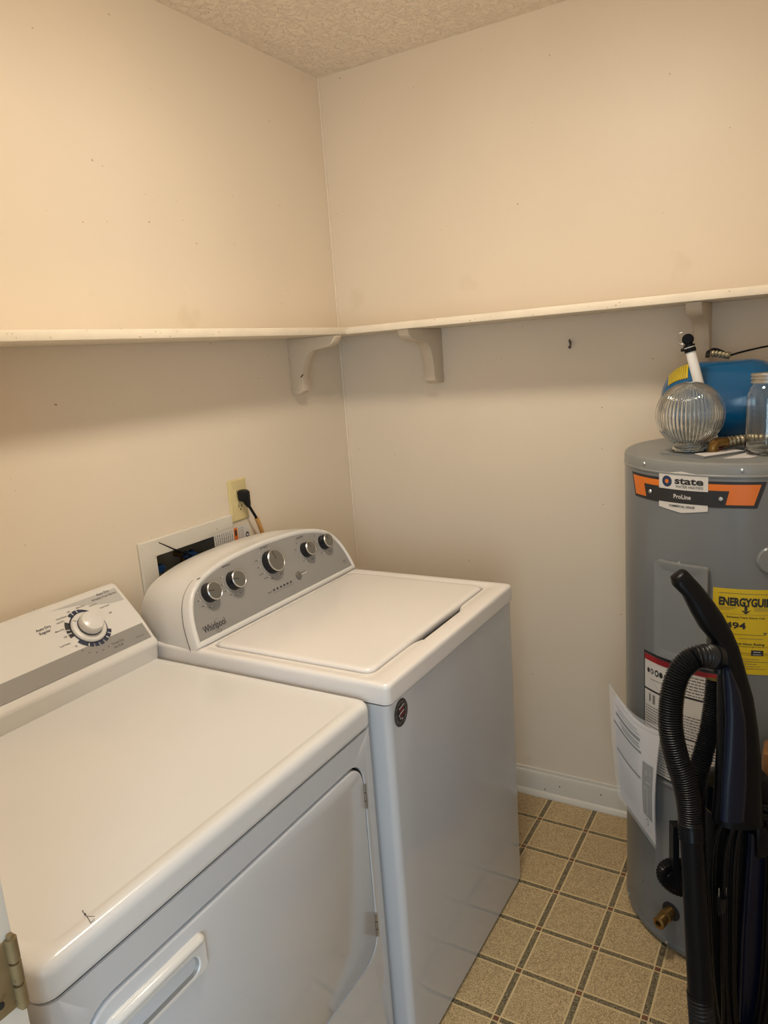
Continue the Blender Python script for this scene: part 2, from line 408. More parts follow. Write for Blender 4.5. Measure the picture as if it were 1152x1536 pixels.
def prof(arm, leg, w):
    P = [(0, SZ0), (arm, SZ0)]
    ctl = [(arm, SZ0 - 0.006), (arm * 0.95, 1.592), (arm * 0.85, 1.581), (arm * 0.68, 1.576), (arm * 0.50, 1.571), (w + 0.022, 1.556), (w + 0.008, 1.532), (w + 0.001, 1.50)]
    P += [(p.x, p.y) for p in smooth_path([(a, b, 0) for a, b in ctl], 4)]
    P += [(w, leg + 0.025), (w - 0.004, leg + 0.010), (w - 0.016, leg + 0.002), (w - 0.025, leg), (0, leg)]
    return P
bracket('shelf_bracket', 'curved wooden shelf bracket on the left wall, near the corner', prof(0.186, 1.438, 0.050), lambda p, k: (p[0], -0.302 + 0.036 * k, p[1]),
        [((0.040, -0.300, 1.493), (0.072, -0.330, 1.500), 0.0016), ((0.044, -0.285, 1.47), (0.0515, -0.285, 1.47), 0.004)])
bracket('shelf_bracket', 'curved wooden shelf bracket on the far wall, right of the corner', prof(0.232, 1.441, 0.070), lambda p, k: (0.366 + 0.036 * k, -p[0], p[1]),
        [((0.384, -0.066, 1.515), (0.384, -0.0715, 1.515), 0.004), ((0.384, -0.066, 1.485), (0.384, -0.0715, 1.485), 0.004)])
bracket('shelf_bracket', 'shelf bracket with a long leg on the far wall, above the blue tank', prof(0.200, 1.32, 0.045), lambda p, k: (1.176 + 0.038 * k, -p[0], p[1]),
        [((1.195, -0.040, 1.54), (1.195, -0.0465, 1.54), 0.004), ((1.195, -0.040, 1.46), (1.195, -0.0465, 1.46), 0.004)])
bm = B(); tube(bm, [(0.826, 0.0, 1.538), (0.826, -0.010, 1.540), (0.826, -0.012, 1.547)], 0.003, n=8)
tube(bm, smooth_path([(0.826, -0.011, 1.543), (0.829, -0.014, 1.531), (0.827, -0.013, 1.522), (0.823, -0.011, 1.527)], 5), 0.0028, n=8)
tag(obj('wall_hook', bm, 'softink'), 'small dark metal hook screwed into the far wall under the shelf', 'hook')

# ------------------------------------------------------------ electrical outlet, plug and cord, washer outlet box
ot = thing('wall_outlet', 'ivory duplex wall outlet on the left wall above the washer', 'outlet', (0, -0.613, 1.155))
bm = B(); loft(bm, [[(0.0, p[0], p[1]) for p in rr(-0.652, -0.574, 1.092, 1.216, 0.004)], [(0.003, p[0], p[1]) for p in rr(-0.652, -0.574, 1.092, 1.216, 0.004)], [(0.006, p[0], p[1]) for p in rr(-0.648, -0.578, 1.096, 1.212, 0.003)]], cap0=False)
obj('cover_plate', bm, 'ivory', ot)
for z in (1.176, 1.134):
    bm = B(); loft(bm, [[(0.006, -0.613 + 0.0165 * math.cos(a), z + 0.0145 * max(-0.85, min(0.85, math.sin(a)))) for a in [2 * PI * k / 32 for k in range(32)]], [(0.0072, -0.613 + 0.0155 * math.cos(a), z + 0.0138 * max(-0.85, min(0.85, math.sin(a)))) for a in [2 * PI * k / 32 for k in range(32)]]], cap0=False)
    s = obj('socket', bm, 'ivory', ot)
    bm = B(); box(bm, (0.0072, -0.6205, z - 0.002), (0.0076, -0.6185, z + 0.007)); box(bm, (0.0072, -0.6075, z - 0.002), (0.0076, -0.6055, z + 0.006)); lathe(bm, [(0.0025, 0), (0.0025, 0.0004)], (0.0072, -0.613, z - 0.008), 'X', 12)
    obj('slots', bm, 'gap', s)
bm = B(); lathe(bm, [(0.003, 0), (0.0025, 0.001)], (0.006, -0.613, 1.155), 'X', 12); obj('screw', bm, 'ivory', ot)
cd = thing('power_cord', 'black power cord with orange-tagged end plugged into the ivory outlet', 'cord', (0.02, -0.60, 1.17))
bm = B()
loft(bm, [[(x, -0.607 + (p[0]) * s, 1.170 + p[1] * s) for p in rr(-0.016, 0.016, -0.020, 0.014, 0.008)] for x, s in ((0.0078, 0.8), (0.012, 1.0), (0.026, 0.98), (0.034, 0.75), (0.036, 0.5))])
tube(bm, [(0.024, -0.605, 1.160), (0.026, -0.601, 1.143), (0.027, -0.598, 1.132)], [0.014, 0.010, 0.006], n=14)
obj('plug', bm, 'blackrub', cd)
path = smooth_path([(0.027, -0.599, 1.137), (0.030, -0.588, 1.115), (0.032, -0.576, 1.092), (0.032, -0.566, 1.068), (0.030, -0.552, 1.03), (0.03, -0.54, 0.95)], 6)
bm = B(); tube(bm, path, 0.0042, n=10); obj('cable', bm, 'cord', cd)
bm = B(); tube(bm, [p for p in path if 0.98 < p.z < 1.094], 0.0066, n=12); g_ = obj('orange_wrap', bm, 'tan', cd)
g_['label'] = 'orange paper wrap on the black cable'
tg = Print(); tg.rect(0, 0.150, 0, 0.085, 'label_white')
tg.rect(0.082, 0.098, 0.0, 0.083, 'orange', 1); tg.rect(0.086, 0.094, 0.06, 0.077, 'ink', 2)
for k in range(9): tg.dashes(0.004, 0.08, 0.006 + k * 0.0085, 0.0022, 'softink') if False else tg.dashes(0.004, 0.08, 0.005 + 0.0085 * k, 0.0024, 'softink', rot=True) if k < 9 and 0.005 + 0.0085 * k < 0.078 else None
for k in range(3): tg.dashes(0.004, 0.08, 0.104 + 0.008 * k, 0.0022, 'faintink', rot=True)
tg.disc(0.139, 0.052, 0.009, 'ink', 1, sx=0.8); tg.disc(0.139, 0.052, 0.004, 'label_white', 2)
tg.build('warning_tag', lambda u, v, w: (0.022 + w, -0.752 + u, 0.998 + v), cd)['label'] = 'white printed warning tag with an orange stripe'

bx = thing('washer_outlet_box', 'recessed white plumbing box in the left wall behind the washer', 'plumbing box', (0, -0.83, 1.0))
bm = B()
o0 = rr(-1.003, -0.652, 0.86, 1.120, 0.006); i0 = rr(hy0 + 0.004, hy1 - 0.004, hz0 + 0.004, hz1 - 0.002, 0.004)
loft(bm, [[(0.0, p[0], p[1]) for p in o0], [(0.006, p[0], p[1]) for p in o0], [(0.0085, p[0], p[1]) for p in rr(-0.999, -0.656, 0.864, 1.116, 0.006)], [(0.0085, p[0], p[1]) for p in rr(hy0, hy1, hz0, hz1, 0.004)], [(0.002, p[0], p[1]) for p in i0], [(-0.08, p[0], p[1]) for p in i0]], cap0=False, cap1=False, mis=[0, 0, 0, 0, 1])
obj('box_frame', bm, ['trim', 'boxback'], bx, angle=25)
bm = B(); box(bm, (-0.084, hy0 + 0.002, hz0 + 0.002), (-0.080, hy1 - 0.002, hz1 - 0.001)); obj('box_back', bm, 'boxback', bx)
for (y, z) in ((-0.925, 1.028), (-0.808, 1.036)):
    bm = B()
    lp = lambda r, x: [(x, y + r * (1 + 0.16 * math.cos(6 * a)) * math.cos(a), z + r * (1 + 0.16 * math.cos(6 * a)) * 0.55 * math.sin(a)) for a in [2 * PI * k / 48 for k in range(48)]]
    loft(bm, [lp(0.016, -0.03), lp(0.022, -0.028), lp(0.022, -0.016), lp(0.014, -0.012)])
    h = obj('valve_handle', bm, 'bluehandle', bx); h['label'] = 'blue lobed valve handle'
    bm = B(); tube(bm, [(-0.08, y, z), (-0.03, y, z)], 0.009, n=12); tube(bm, [(-0.045, y, z), (-0.045, y, z - 0.045)], 0.011, n=12); obj('valve', bm, 'brass', bx)
    bm = B(); tube(bm, smooth_path([(-0.045, y, z - 0.04), (-0.043, y + 0.003, z - 0.08), (-0.025, y + 0.015, z - 0.115)], 6), 0.012, n=12); obj('supply_hose', bm, 'blackrub', bx)
bm = B(); tube(bm, [(-0.06, -0.90, 0.906), (-0.06, -0.90, 0.99)], 0.011, n=12); obj('drain_stub', bm, 'copper', bx)
bm = B(); tube(bm, [(-0.012, -0.812, 1.036), (0.015, -0.895, 1.078), (0.038, -0.962, 1.115)], [0.0028, 0.0022, 0.0014], n=8)
tag(obj('cable_tie', bm, 'cord'), 'thin black cable tie tail sticking out of the plumbing box', 'cable tie')

# ------------------------------------------------------------ washer
WF, WR_, WL, WZ = 0.779, -0.4246, -1.1018, 0.9116
ws = thing('washing_machine', 'white top-loading washing machine beside the far wall, grey control panel', 'washer', (0.40, -0.763, 0))
bm = B()
def vloop(x0, x1, y0, y1, z, r): return [(p[0], p[1], z) for p in rr(x0, x1, y0, y1, r)]
loft(bm, [vloop(0.06, WF - 0.004, WL + 0.003, WR_ - 0.003, 0.012, 0.016), vloop(0.06, WF - 0.004, WL + 0.003, WR_ - 0.003, 0.864, 0.016)])
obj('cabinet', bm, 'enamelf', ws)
bm = B(); loft(bm, [vloop(0.07, WF - 0.0065, WL + 0.0055, WR_ - 0.0055, 0.860, 0.016), vloop(0.07, WF - 0.0065, WL + 0.0055, WR_ - 0.0055, 0.872, 0.016)]); obj('seam', bm, 'gap', ws)
for x in (0.12, 0.72):
    for y in (WL + 0.06, WR_ - 0.06):
        bm = B(); tube(bm, [(x, y, 0.001), (x, y, 0.014)], 0.02, n=12); obj('foot', bm, 'blackrub', ws)
# top deck with lid opening and finger scoop
LX0, LX1, LY0, LY1 = 0.286, 0.716, -1.062, -0.474
def lidloop(g, z, scoop=0.0, r=0.022):
    P = rr(LX0 - g, LX1 + g, LY0 - g, LY1 + g, r, nc=6, ns=24); out = []
    for (x, y) in P:
        if scoop and x > LX1 + g - 1e-5 and -0.90 < y < -0.62:
            t = (y + 0.76) / 0.14; s = max(0, 1 - abs(t)); s = s * s * (3 - 2 * s); x += scoop * min(1, s * 1.5)
        out.append((x, y, z))
    return out
def dl(e, z, r): return [(p[0], p[1], z) for p in rr(0.055 + e, WF - e, WL + e, WR_ - e, r, nc=6, ns=24)]
bm = B()
loft(bm, [dl(0.0005, 0.868, 0.016), dl(0, 0.871, 0.016), dl(0, 0.876, 0.014), dl(0, 0.899, 0.014), dl(0, 0.903, 0.014), dl(0.001, 0.9075, 0.014), dl(0.0035, 0.9105, 0.015), dl(0.007, 0.9116, 0.016),
          lidloop(0.022, 0.9116, 0.0), lidloop(0.018, 0.9100, 0.0), lidloop(0.0035, 0.9090, 0.037), lidloop(0.0028, 0.9070, 0.036), lidloop(0.002, 0.893, 0.034), lidloop(0.000, 0.872, 0.028)], cap1=True, cap0=True, mis=[0] * 13 + [1, 1])
obj('top_deck', bm, ['enamel', 'pale'], ws, angle=50)
bm = B()
loft(bm, [lidloop(-0.003, 0.895), lidloop(-0.0015, 0.899), lidloop(-0.001, 0.9085), lidloop(-0.0025, 0.9125), lidloop(-0.006, 0.9150), lidloop(-0.012, 0.9160), lidloop(-0.020, 0.9164)])
obj('lid', bm, 'enamel', ws, angle=60)
# console: arched face, tilted back
TH = R(22); wn = Vector((math.cos(TH), 0, math.sin(TH))); wu = Vector((-math.sin(TH), 0, math.cos(TH))); wP = Vector((0.274, -0.7632, 0.9120))
def arch(inset=0.0, bot=0.0):
    # right half control points (t, s); mirrored
    ctl = [(0.3375, 0.0), (0.3345, 0.03), (0.327, 0.066), (0.312, 0.102), (0.288, 0.131), (0.250, 0.152), (0.19, 0.168), (0.11, 0.178), (0.0, 0.182)]
    pts = smooth_path([(a, b, 0) for a, b in ctl], 4)
    half = []
    for i, p in enumerate(pts):
        a = pts[max(i - 1, 0)]; b = pts[min(i + 1, len(pts) - 1)]; t = (b - a).normalized(); n = Vector((-t.y, t.x, 0))
        q = p + n * inset
        if i == len(pts) - 1: q.x = 0
        if i == 0: q.y = 0
        q.y = max(q.y, bot); half.append((q.x, q.y))
    return half + [(-a, b) for a, b in half[-2::-1]]
def wface(t, s, off=0.0): return wP + wn * off + wu * s + Vector((0, t, 0))
def cl(inset, off, bot=0.0): return [wface(t, s, off) for t, s in arch(inset, bot)]
def backl(inset, x, dz=0.0): return [Vector((x, wP.y + t, (wP + wu * s).z + dz * s)) for t, s in arch(inset)]
bm = B()
loft(bm, [cl(0.014, 0.0005, 0.014), cl(0.011, 0.004, 0.0115), cl(0.007, 0.005, 0.006), cl(0.003, 0.0035, 0.002), cl(0.0, -0.001), cl(0.0, -0.022), backl(0.003, 0.17), backl(0.012, 0.10), backl(0.022, 0.062)])
obj('console_housing', bm, 'wplastic', ws, angle=50)
bm = B(); tube(bm, [wface(t, s, -0.024) for t, s in arch(-0.0001)], 0.0011, n=6); obj('console_seam', bm, 'softink', ws)
bm = B(); V = [bm.verts.new(wface(t, s, 0.0014)) for t, s in arch(0.0135, 0.0135)]; bm.faces.new(V)
obj('control_panel', bm, 'grey_panel', ws, recalc=False)
if bpy.data.objects['control_panel'].data.polygons[0].normal.x < 0: bpy.data.objects['control_panel'].data.flip_normals()
KN = [(-0.243, 0.110, 0.0255), (-0.155, 0.113, 0.0255), (-0.004, 0.119, 0.033), (0.148, 0.112, 0.0235), (0.236, 0.112, 0.0235)]
pr_ = Print()
for k, (t, s, r) in enumerate(KN):
    for i in range(5 if k != 2 else 13):
        if k < 2: a = 180 - 50 + i * 32 + (0 if k == 0 else 15)
        elif k == 2: a = 100 + i * 27
        else: a = 120 + i * 40
        cx, cy = t + (r + 0.008) * math.cos(R(a)), s + (r + 0.008) * math.sin(R(a))
        if cy < 0.15 + (0.012 if k == 2 else 0): pr_.disc(cx, cy, 0.0012, 'white_ink', 1, 8)
        w_ = rnd.uniform(0.008, 0.018) * (1.1 if k == 2 else 0.7); sx = 1 if math.cos(R(a)) > 0 else -1
        if cy < 0.15: pr_.rect(min(cx + sx * 0.003, cx + sx * (0.003 + w_)), max(cx + sx * 0.003, cx + sx * (0.003 + w_)), cy - 0.0009, cy + 0.0009, 'softink', 1)
    pr_.dashes(t - 0.016, t + 0.014, min(s + r + 0.015, 0.161 - (0.0 if k in (1, 2, 3) else 0.012)), 0.003, 'softink', 1, dens=1.1)
for i in range(6): pr_.rect(-0.035 + i * 0.0145, -0.028 + i * 0.0145, 0.046, 0.0505, 'ink', 1)
pr_.dashes(-0.058, -0.042, 0.046, 0.002, 'softink'); pr_.dashes(-0.036, 0.05, 0.040, 0.0016, 'faintink', dens=0.3)
pr_.dashes(0.094, 0.116, 0.058, 0.002, 'softink'); pr_.rect(0.092, 0.118, 0.054, 0.0555, 'white_ink', 1)
pr_.dashes(0.29, 0.305, 0.035, 0.003, 'softink'); pr_.dashes(0.29, 0.308, 0.029, 0.0012, 'softink')
pr_.text('Whirlpool', -0.265, 0.026, 0.0165, 'ink', 1, w=0.074, bold=0.012)
for k in range(22):      # swoosh ring through the wordmark
    a0, a1 = R(60 + k * 12), R(72 + k * 12)
    f = lambda a, q: (-0.2540 + (0.0120 + q) * math.cos(a) * 0.75 + 0.004 * math.sin(a), 0.030 + (0.0165 + q) * math.sin(a))
    th_ = 0.0012 * (0.3 + k / 22)
    pr_.poly([f(a0, 0), f(a0, th_), f(a1, th_), f(a1, 0)], 'ink', 1)
pr_.build('panel_lettering', lambda u, v, w: wface(u, v, w), ws, base=0.0016)
def basis(n_, u_):
    s_ = u_.cross(n_).normalized(); return Matrix((s_, u_, n_)).transposed()
m3 = basis(wn, wu)
for k, (t, s, r) in enumerate(KN):
    c = wface(t, s, 0.0014)
    bm = B(); lathe(bm, [(r + 0.004, 0), (r + 0.0035, 0.002), (r + 0.001, 0.0022)], c, n=40, mat3=m3); kb = obj('dial', bm, 'grey_panel', ws)
    kb['label'] = 'large cycle dial with grey face' if k == 2 else 'small dial with grey face and black side'
    bm = B(); lathe(bm, [(r - 0.001, 0.001), (r - 0.002, 0.010), (r - 0.003, 0.023), (r - 0.0045, 0.025)], c, n=40, mat3=m3); obj('dial_side', bm, 'black_knob', kb)
    bm = B(); lathe(bm, [(r - 0.003, 0.0228), (r - 0.0025, 0.0245), (r - 0.0045, 0.0262), (r - 0.0055, 0.0255)], c, n=40, mat3=m3, cap0=False, cap1=False); obj('dial_ring', bm, 'chrome', kb)
    bm = B(); lathe(bm, [(r - 0.005, 0.024), (r - 0.0052, 0.0256), (0.001, 0.0258)], c, n=40, mat3=m3); obj('dial_face', bm, 'grey_knob', kb)
    a = R(100 if k == 2 else 165 if k < 2 else 110); d = wu * math.sin(a) + Vector((0, 1, 0)) * math.cos(a); p0 = c + wn * 0.0259
    bm = B(); tube(bm, [p0 + d * (r - 0.006), p0 + d * 0.003], 0.0009, n=6); obj('pointer_line', bm, 'ink', kb)
bm = B(); lathe(bm, [(0.0105, 0), (0.0105, 0.003), (0.009, 0.0042), (0.001, 0.0045)], wface(0.080, 0.055, 0.0014), n=24, mat3=m3); b_ = obj('start_button', bm, 'grey_knob', ws); b_['label'] = 'round dark green-grey start button'
# round badge sticker on the front
bd = Print(); bd.disc(0, 0, 0.0295, 'softink', 0, 40, 0.92); bd.arc(0, 0, 0.0255, 0.0275, 0, 360, 'ink', 1, 36)
for k in range(20):
    a = 2 * PI * k / 20; bd.disc(0.0225 * 0.92 * math.cos(a), 0.0225 * math.sin(a), 0.0014 if k % 3 else 0.0022, 'ink' if k % 2 else 'faintink', 1, 6)
bd.disc(0, 0, 0.0185, 'ink', 1, 30, 0.9)
for k in range(4): bd.poly([(-0.008 + 0.001 * k, 0.011 - k * 0.0055), (0.012, 0.015 - k * 0.006), (0.013, 0.0125 - k * 0.006), (-0.007 + 0.001 * k, 0.0082 - k * 0.0055)], 'label_white' if k % 2 == 0 else 'red', 2)
for a, b in ((-0.008, -0.004), (-0.004, -0.011), (0.003, -0.014)):
    bd.poly([(a + (0.0035 if i % 2 == 0 else 0.0014) * math.sin(2 * PI * i / 10), b + (0.0035 if i % 2 == 0 else 0.0014) * math.cos(2 * PI * i / 10)) for i in range(10)], 'label_white', 2)
bd.build('round_badge', lambda u, v, w: (WF - 0.004 + w, -1.053 + u, 0.832 + v), ws)['label'] = 'round grey and black sticker with red and white stripes'

# ------------------------------------------------------------ dryer
DF, DR, DL, DZ = 0.746, -1.1115, -1.8450, 0.8825
dr = thing('clothes_dryer', 'white front-loading clothes dryer in the left foreground beside the washer', 'dryer', (0.38, -1.478, 0))
DRM = 0.835     # underside of the top panel rim
bm = B()
def xl(x, y0, y1, z0, z1, r, ns=10): return [(x, p[0], p[1]) for p in rr(y0, y1, z0, z1, r, nc=6, ns=ns)]
# cabinet shell with door opening in front
dy0, dy1, dz0, dz1 = -1.800, -1.163, 0.343, 0.776
loft(bm, [xl(0.03, DL + 0.004, DR - 0.004, 0.015, 0.830, 0.004), xl(DF - 0.022, DL + 0.003, DR - 0.003, 0.015, 0.8305, 0.001), xl(DF - 0.012, DL + 0.0055, DR - 0.0055, 0.015, 0.8305, 0.001), xl(DF - 0.005, DL + 0.011, DR - 0.011, 0.015, 0.8303, 0.001),
          xl(DF - 0.0008, DL + 0.021, DR - 0.019, 0.017, 0.8295, 0.001), xl(DF - 0.0008, dy0 - 0.0060, dy1 + 0.0040, dz0 - 0.002, dz1 + 0.0060, 0.050), xl(DF - 0.0035, dy0 - 0.0045, dy1 + 0.0026, dz0 - 0.001, dz1 + 0.0046, 0.048), xl(DF - 0.022, dy0 - 0.0045, dy1 + 0.0026, dz0 - 0.001, dz1 + 0.0046, 0.048)], mis=[0, 0, 0, 0, 0, 0, 1, 1])
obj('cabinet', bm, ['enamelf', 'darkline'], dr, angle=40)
bm = B(); loft(bm, [[(p[0], p[1], z) for p in rr(0.04, DF - 0.0045, DL + 0.006, DR - 0.006, 0.022)] for z in (0.829, 0.838)]); obj('seam', bm, 'gap', dr)
bm = B(); box(bm, (DF - 0.0218, dy0 - 0.002, dz0), (DF - 0.0208, dy1 + 0.001, dz1 + 0.002)); obj('door_gap', bm, 'gap', dr)
bm = B()
loft(bm, [xl(DF - 0.020, dy0, dy1, dz0, dz1, 0.046), xl(DF - 0.004, dy0 + 0.0002, dy1 - 0.0002, dz0, dz1 - 0.0002, 0.046), xl(DF - 0.0015, dy0 + 0.0015, dy1 - 0.001, dz0 + 0.002, dz1 - 0.0015, 0.045), xl(DF + 0.0002, dy0 + 0.005, dy1 - 0.004, dz0 + 0.005, dz1 - 0.005, 0.042)])
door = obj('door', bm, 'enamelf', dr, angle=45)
# door handle: moulded pull with a lipped top and a slotted recess
hy0_, hy1_, hz0_, hz1_ = -1.776, -1.603, 0.690, 0.752
bm = B()
yz = lambda p: (p[0], p[1])
def hl(x, e, r, top=0.0): return [(x + top * max(0, (p[1] - (hz1_ - 0.022)) / 0.022), p[0], p[1]) for p in rr(hy0_ + e, hy1_ - e, hz0_ + e, hz1_ - e, r)]
sl = lambda x, e: [(x, p[0], p[1]) for p in rr(hy0_ + 0.018 + e, hy1_ - 0.016 - e, hz0_ + 0.007 + e, hz0_ + 0.039 - e, 0.0155 - e)]
loft(bm, [hl(DF - 0.002, 0, 0.012), hl(DF + 0.004, 0.0005, 0.012), hl(DF + 0.007, 0.003, 0.010), sl(DF + 0.007, -0.001), sl(DF + 0.005, 0.001), sl(DF - 0.0005, 0.004)], cap0=False, mis=[0, 0, 0, 0, 1, 1])
hd = obj('door_handle', bm, ['wplastic', 'slot'], door, angle=40); hd['label'] = 'white plastic pull with a dirty grey slot'
bm = B(); loft(bm, [[(DF + 0.002 + a, y + (0.0), hz1_ - 0.0075 + b) for a, b in [(0.0 + 0.011 * s_ * math.cos(q), 0.0072 * s_ * math.sin(q)) for q in [2 * PI * k / 16 for k in range(16)]]] for y, s_ in ((hy0_ + 0.006, 0.4), (hy0_ + 0.009, 0.8), (hy0_ + 0.014, 1.0), (hy1_ - 0.012, 1.0), (hy1_ - 0.006, 0.8), (hy1_ - 0.003, 0.4))])
obj('handle_lip', bm, 'wplastic', hd, angle=60)
for z in (0.700, 0.408):
    bm = B()
    box(bm, (DF - 0.004, dy1 - 0.001, z - 0.028), (DF - 0.0015, dy1 + 0.006, z + 0.028), 0.0006)
    for k in range(3): tube(bm, [(DF - 0.0005, dy1 + 0.002, z - 0.026 + k * 0.018), (DF - 0.0005, dy1 + 0.002, z - 0.010 + k * 0.018)], 0.0032, n=10)
    obj('door_hinge', bm, 'steel', dr)['label'] = 'small steel door hinge'
for x in (0.08, 0.68):
    for y in (DL + 0.05, DR - 0.05):
        bm = B(); tube(bm, [(x, y, 0.001), (x, y, 0.017)], 0.02, n=12); obj('foot', bm, 'blackrub', dr)
bm = B()
def tl(e, z, r, eb=None): return [(p[0], p[1], z) for p in rr(0.02 + e, DF - e, DL + e, DR - e, r)]
loft(bm, [tl(0.002, DRM - 0.001, 0.024), tl(0, DRM + 0.003, 0.026), tl(0, DRM + 0.007, 0.026), tl(0, DZ - 0.019, 0.024), tl(0, DZ - 0.015, 0.024), tl(0.0012, DZ - 0.009, 0.024), tl(0.0045, DZ - 0.0035, 0.024), tl(0.009, DZ - 0.0008, 0.026), tl(0.014, DZ, 0.030), tl(0.024, DZ, 0.034), tl(0.0255, DZ - 0.0010, 0.034), tl(0.030, DZ - 0.0011, 0.034)])
obj('top_panel', bm, 'dtop', dr, angle=60)
sc = Print()
for p in [((0.711, -1.753), (0.717, -1.7545)), ((0.717, -1.7545), (0.722, -1.756)), ((0.722, -1.756), (0.731, -1.7515)), ((0.722, -1.756), (0.7365, -1.7615)), ((0.736, -1.7605), (0.7345, -1.7545))]:
    (x0, y0), (x1, y1) = p; d = Vector((x1 - x0, y1 - y0)).normalized() * 0.0004; sc.poly([(x0 - d.y, y0 + d.x), (x0 + d.y, y0 - d.x), (x1 + d.y, y1 - d.x), (x1 - d.y, y1 + d.x)], 'softink')
sc.disc(0.709, -1.752, 0.0011, 'softink'); sc.disc(0.7165, -1.7545, 0.0013, 'softink')
sc.build('scratch_marks', lambda u, v, w: (u, v, DZ + w), dr, base=0.0003)
# dryer console
CY0, CY1 = -1.840, -1.1165
prf = [(0.022, 0.879), (0.158, 0.879), (0.160, 0.884), (0.1625, 0.9085), (0.1655, 0.9165), (0.1665, 0.922), (0.164, 0.928), (0.155, 0.936), (0.146, 0.948), (0.122, 0.977), (0.094, 1.005), (0.058, 1.040), (0.050, 1.0475), (0.044, 1.054), (0.036, 1.0565), (0.028, 1.053), (0.023, 1.040)]
cxm, czm = 0.08, 0.95
def cprof(y, s, d=0): return [(cxm + (x - cxm) * s, y, max(0.879, czm + (z - czm) * s)) for x, z in prf]
bm = B(); loft(bm, [cprof(CY0, 0.96), cprof(CY0 + 0.003, 0.985), cprof(CY0 + 0.008, 1.0), cprof(CY1 - 0.008, 1.0), cprof(CY1 - 0.003, 0.985), cprof(CY1, 0.96)])
obj('console_housing', bm, 'wplastic', dr, angle=40)
# curved face panel, u = y, v = distance up the face
fpts = [Vector((0.1545, 0, 0.9375)), Vector((0.146, 0, 0.948)), Vector((0.122, 0, 0.977)), Vector((0.094, 0, 1.005)), Vector((0.058, 0, 1.040)), Vector((0.049, 0, 1.0485))]
cum = [0]
for a, b in zip(fpts, fpts[1:]): cum.append(cum[-1] + (b - a).length)
FL = cum[-1]
def dface(u, v, w=0.0):
    v = min(max(v, 0), FL); k = 0
    while k < len(cum) - 2 and v > cum[k + 1]: k += 1
    a, b = fpts[k], fpts[k + 1]; t = (v - cum[k]) / (cum[k + 1] - cum[k]); p = a.lerp(b, t)
    n1 = (fpts[min(k + 2, len(fpts) - 1)] - fpts[max(k, 0)]).normalized() if t > 0.5 else (b - fpts[max(k - 1, 0)]).normalized()
    n = Vector((n1.z, 0, -n1.x)); return p + n * w + Vector((0, u, 0))
class DP(Print):
    pass
def stepmap(P, name, parent, base):
    # swap axes so that the bisecting planes run across the curve of the face
    Q = Print(); Q.mats = P.mats; Q.items = [([(p[1], p[0]) for p in V], [tuple(reversed(f)) for f in F], mi, lay) for V, F, mi, lay in P.items]
    return Q.build(name, lambda u, v, w: dface(v, u, w), parent, step=0.008, base=base)
fpn = Print(); fpn.rect(CY0 + 0.010, CY1 - 0.010, 0.0, FL, 'wplastic', 0); fpn.rect(CY0 + 0.010, CY1 - 0.010, 0.0, 0.040, 'grey_panel', 1)
fpn.poly([(-1.1265, 0.112), (-1.1265, FL - 0.003), (-1.30, FL - 0.003), (-1.235, 0.140), (-1.19, 0.124), (-1.16, 0.115)], 'pale', 1)  # grey wedge: a reflection painted onto the panel face
stepmap(fpn, 'control_panel', dr, 0.0009)
KX, KV = -1.2475, 0.081
dp = Print()
def seg(a0, a1, r0=0.0400, r1=0.0505, m='navy_ink', n=6): dp.arc(KX, KV, r0, r1, a0, a1, m, 1, n)
dp.arc(KX, KV, 0.0385, 0.0425, 45, 420, 'navy_ink', 1, 48)
for a in (108, 92): seg(a, a + 13)
for k in range(10): seg(45 + k * 4.4, 49.4 + k * 4.4, 0.042, 0.0435 + 0.0065 * k / 9, n=1)
seg(142, 165, 0.0395, 0.052, 'ink'); seg(168, 176, 0.0395, 0.052, 'ink'); seg(179, 190, 0.0395, 0.052, 'ink')
seg(208, 236); 
for a in (239, 254, 270, 287, 303, 318): seg(a, a + 12)
def dt(t, u, v, h=0.0042, m='softink', rot=0, al='CENTER', bold=0.015): dp.text(t, u, v, h, m, 1, rot=rot, al=al, bold=bold)
for a_ in [('Auto Dry', -1.3374, 0.1149, 0.0062, 'ink'), ('Regular', -1.3388, 0.1055, 0.0062, 'ink'), ('Cool Down', -1.2879, 0.1240, 0.0038, 'softink'), ('Less Dry', -1.2958, 0.1153, 0.0038, 'softink'), ('More Dry', -1.3094, 0.0970, 0.0038, 'softink'), ('Off', -1.2653, 0.1312, 0.0042, 'softink'), ('Off', -1.3074, 0.0775, 0.0042, 'softink'), ('Cool Down', -1.3201, 0.0610, 0.0038, 'softink'), ('More Dry', -1.2328, 0.1332, 0.0038, 'softink'), ('Less Dry', -1.2038, 0.1263, 0.0038, 'softink'), ('Cool Down', -1.1813, 0.1122, 0.0038, 'softink'), ('Off', -1.1797, 0.0916, 0.0042, 'softink'), ('Auto Dry', -1.1629, 0.1456, 0.0062, 'ink'), ('Wrinkle Free Fabrics', -1.1661, 0.1361, 0.0056, 'softink'), ('Timed Dry', -1.2092, 0.0191, 0.0052, 'softink'), ('Air Fluff', -1.2122, 0.0100, 0.0052, 'softink'), ('Push to Start', -1.1511, 0.0114, 0.0028, 'softink'), ('70', -1.3003, 0.0486, 0.0036, 'softink'), ('60', -1.2935, 0.0341, 0.0036, 'softink'), ('50', -1.2827, 0.0234, 0.0036, 'softink'), ('40', -1.2675, 0.0173, 0.0036, 'softink'), ('30', -1.2511, 0.0159, 0.0036, 'softink'), ('20', -1.2354, 0.0183, 0.0036, 'softink')]: dt(*a_)
stepmap(dp, 'panel_lettering', dr, 0.0012)
kc = dface(KX, KV, 0.001); e1 = (dface(KX, KV + 0.01) - dface(KX, KV - 0.01)).normalized(); kn = Vector((e1.z, 0, -e1.x)); km = basis(kn, e1)
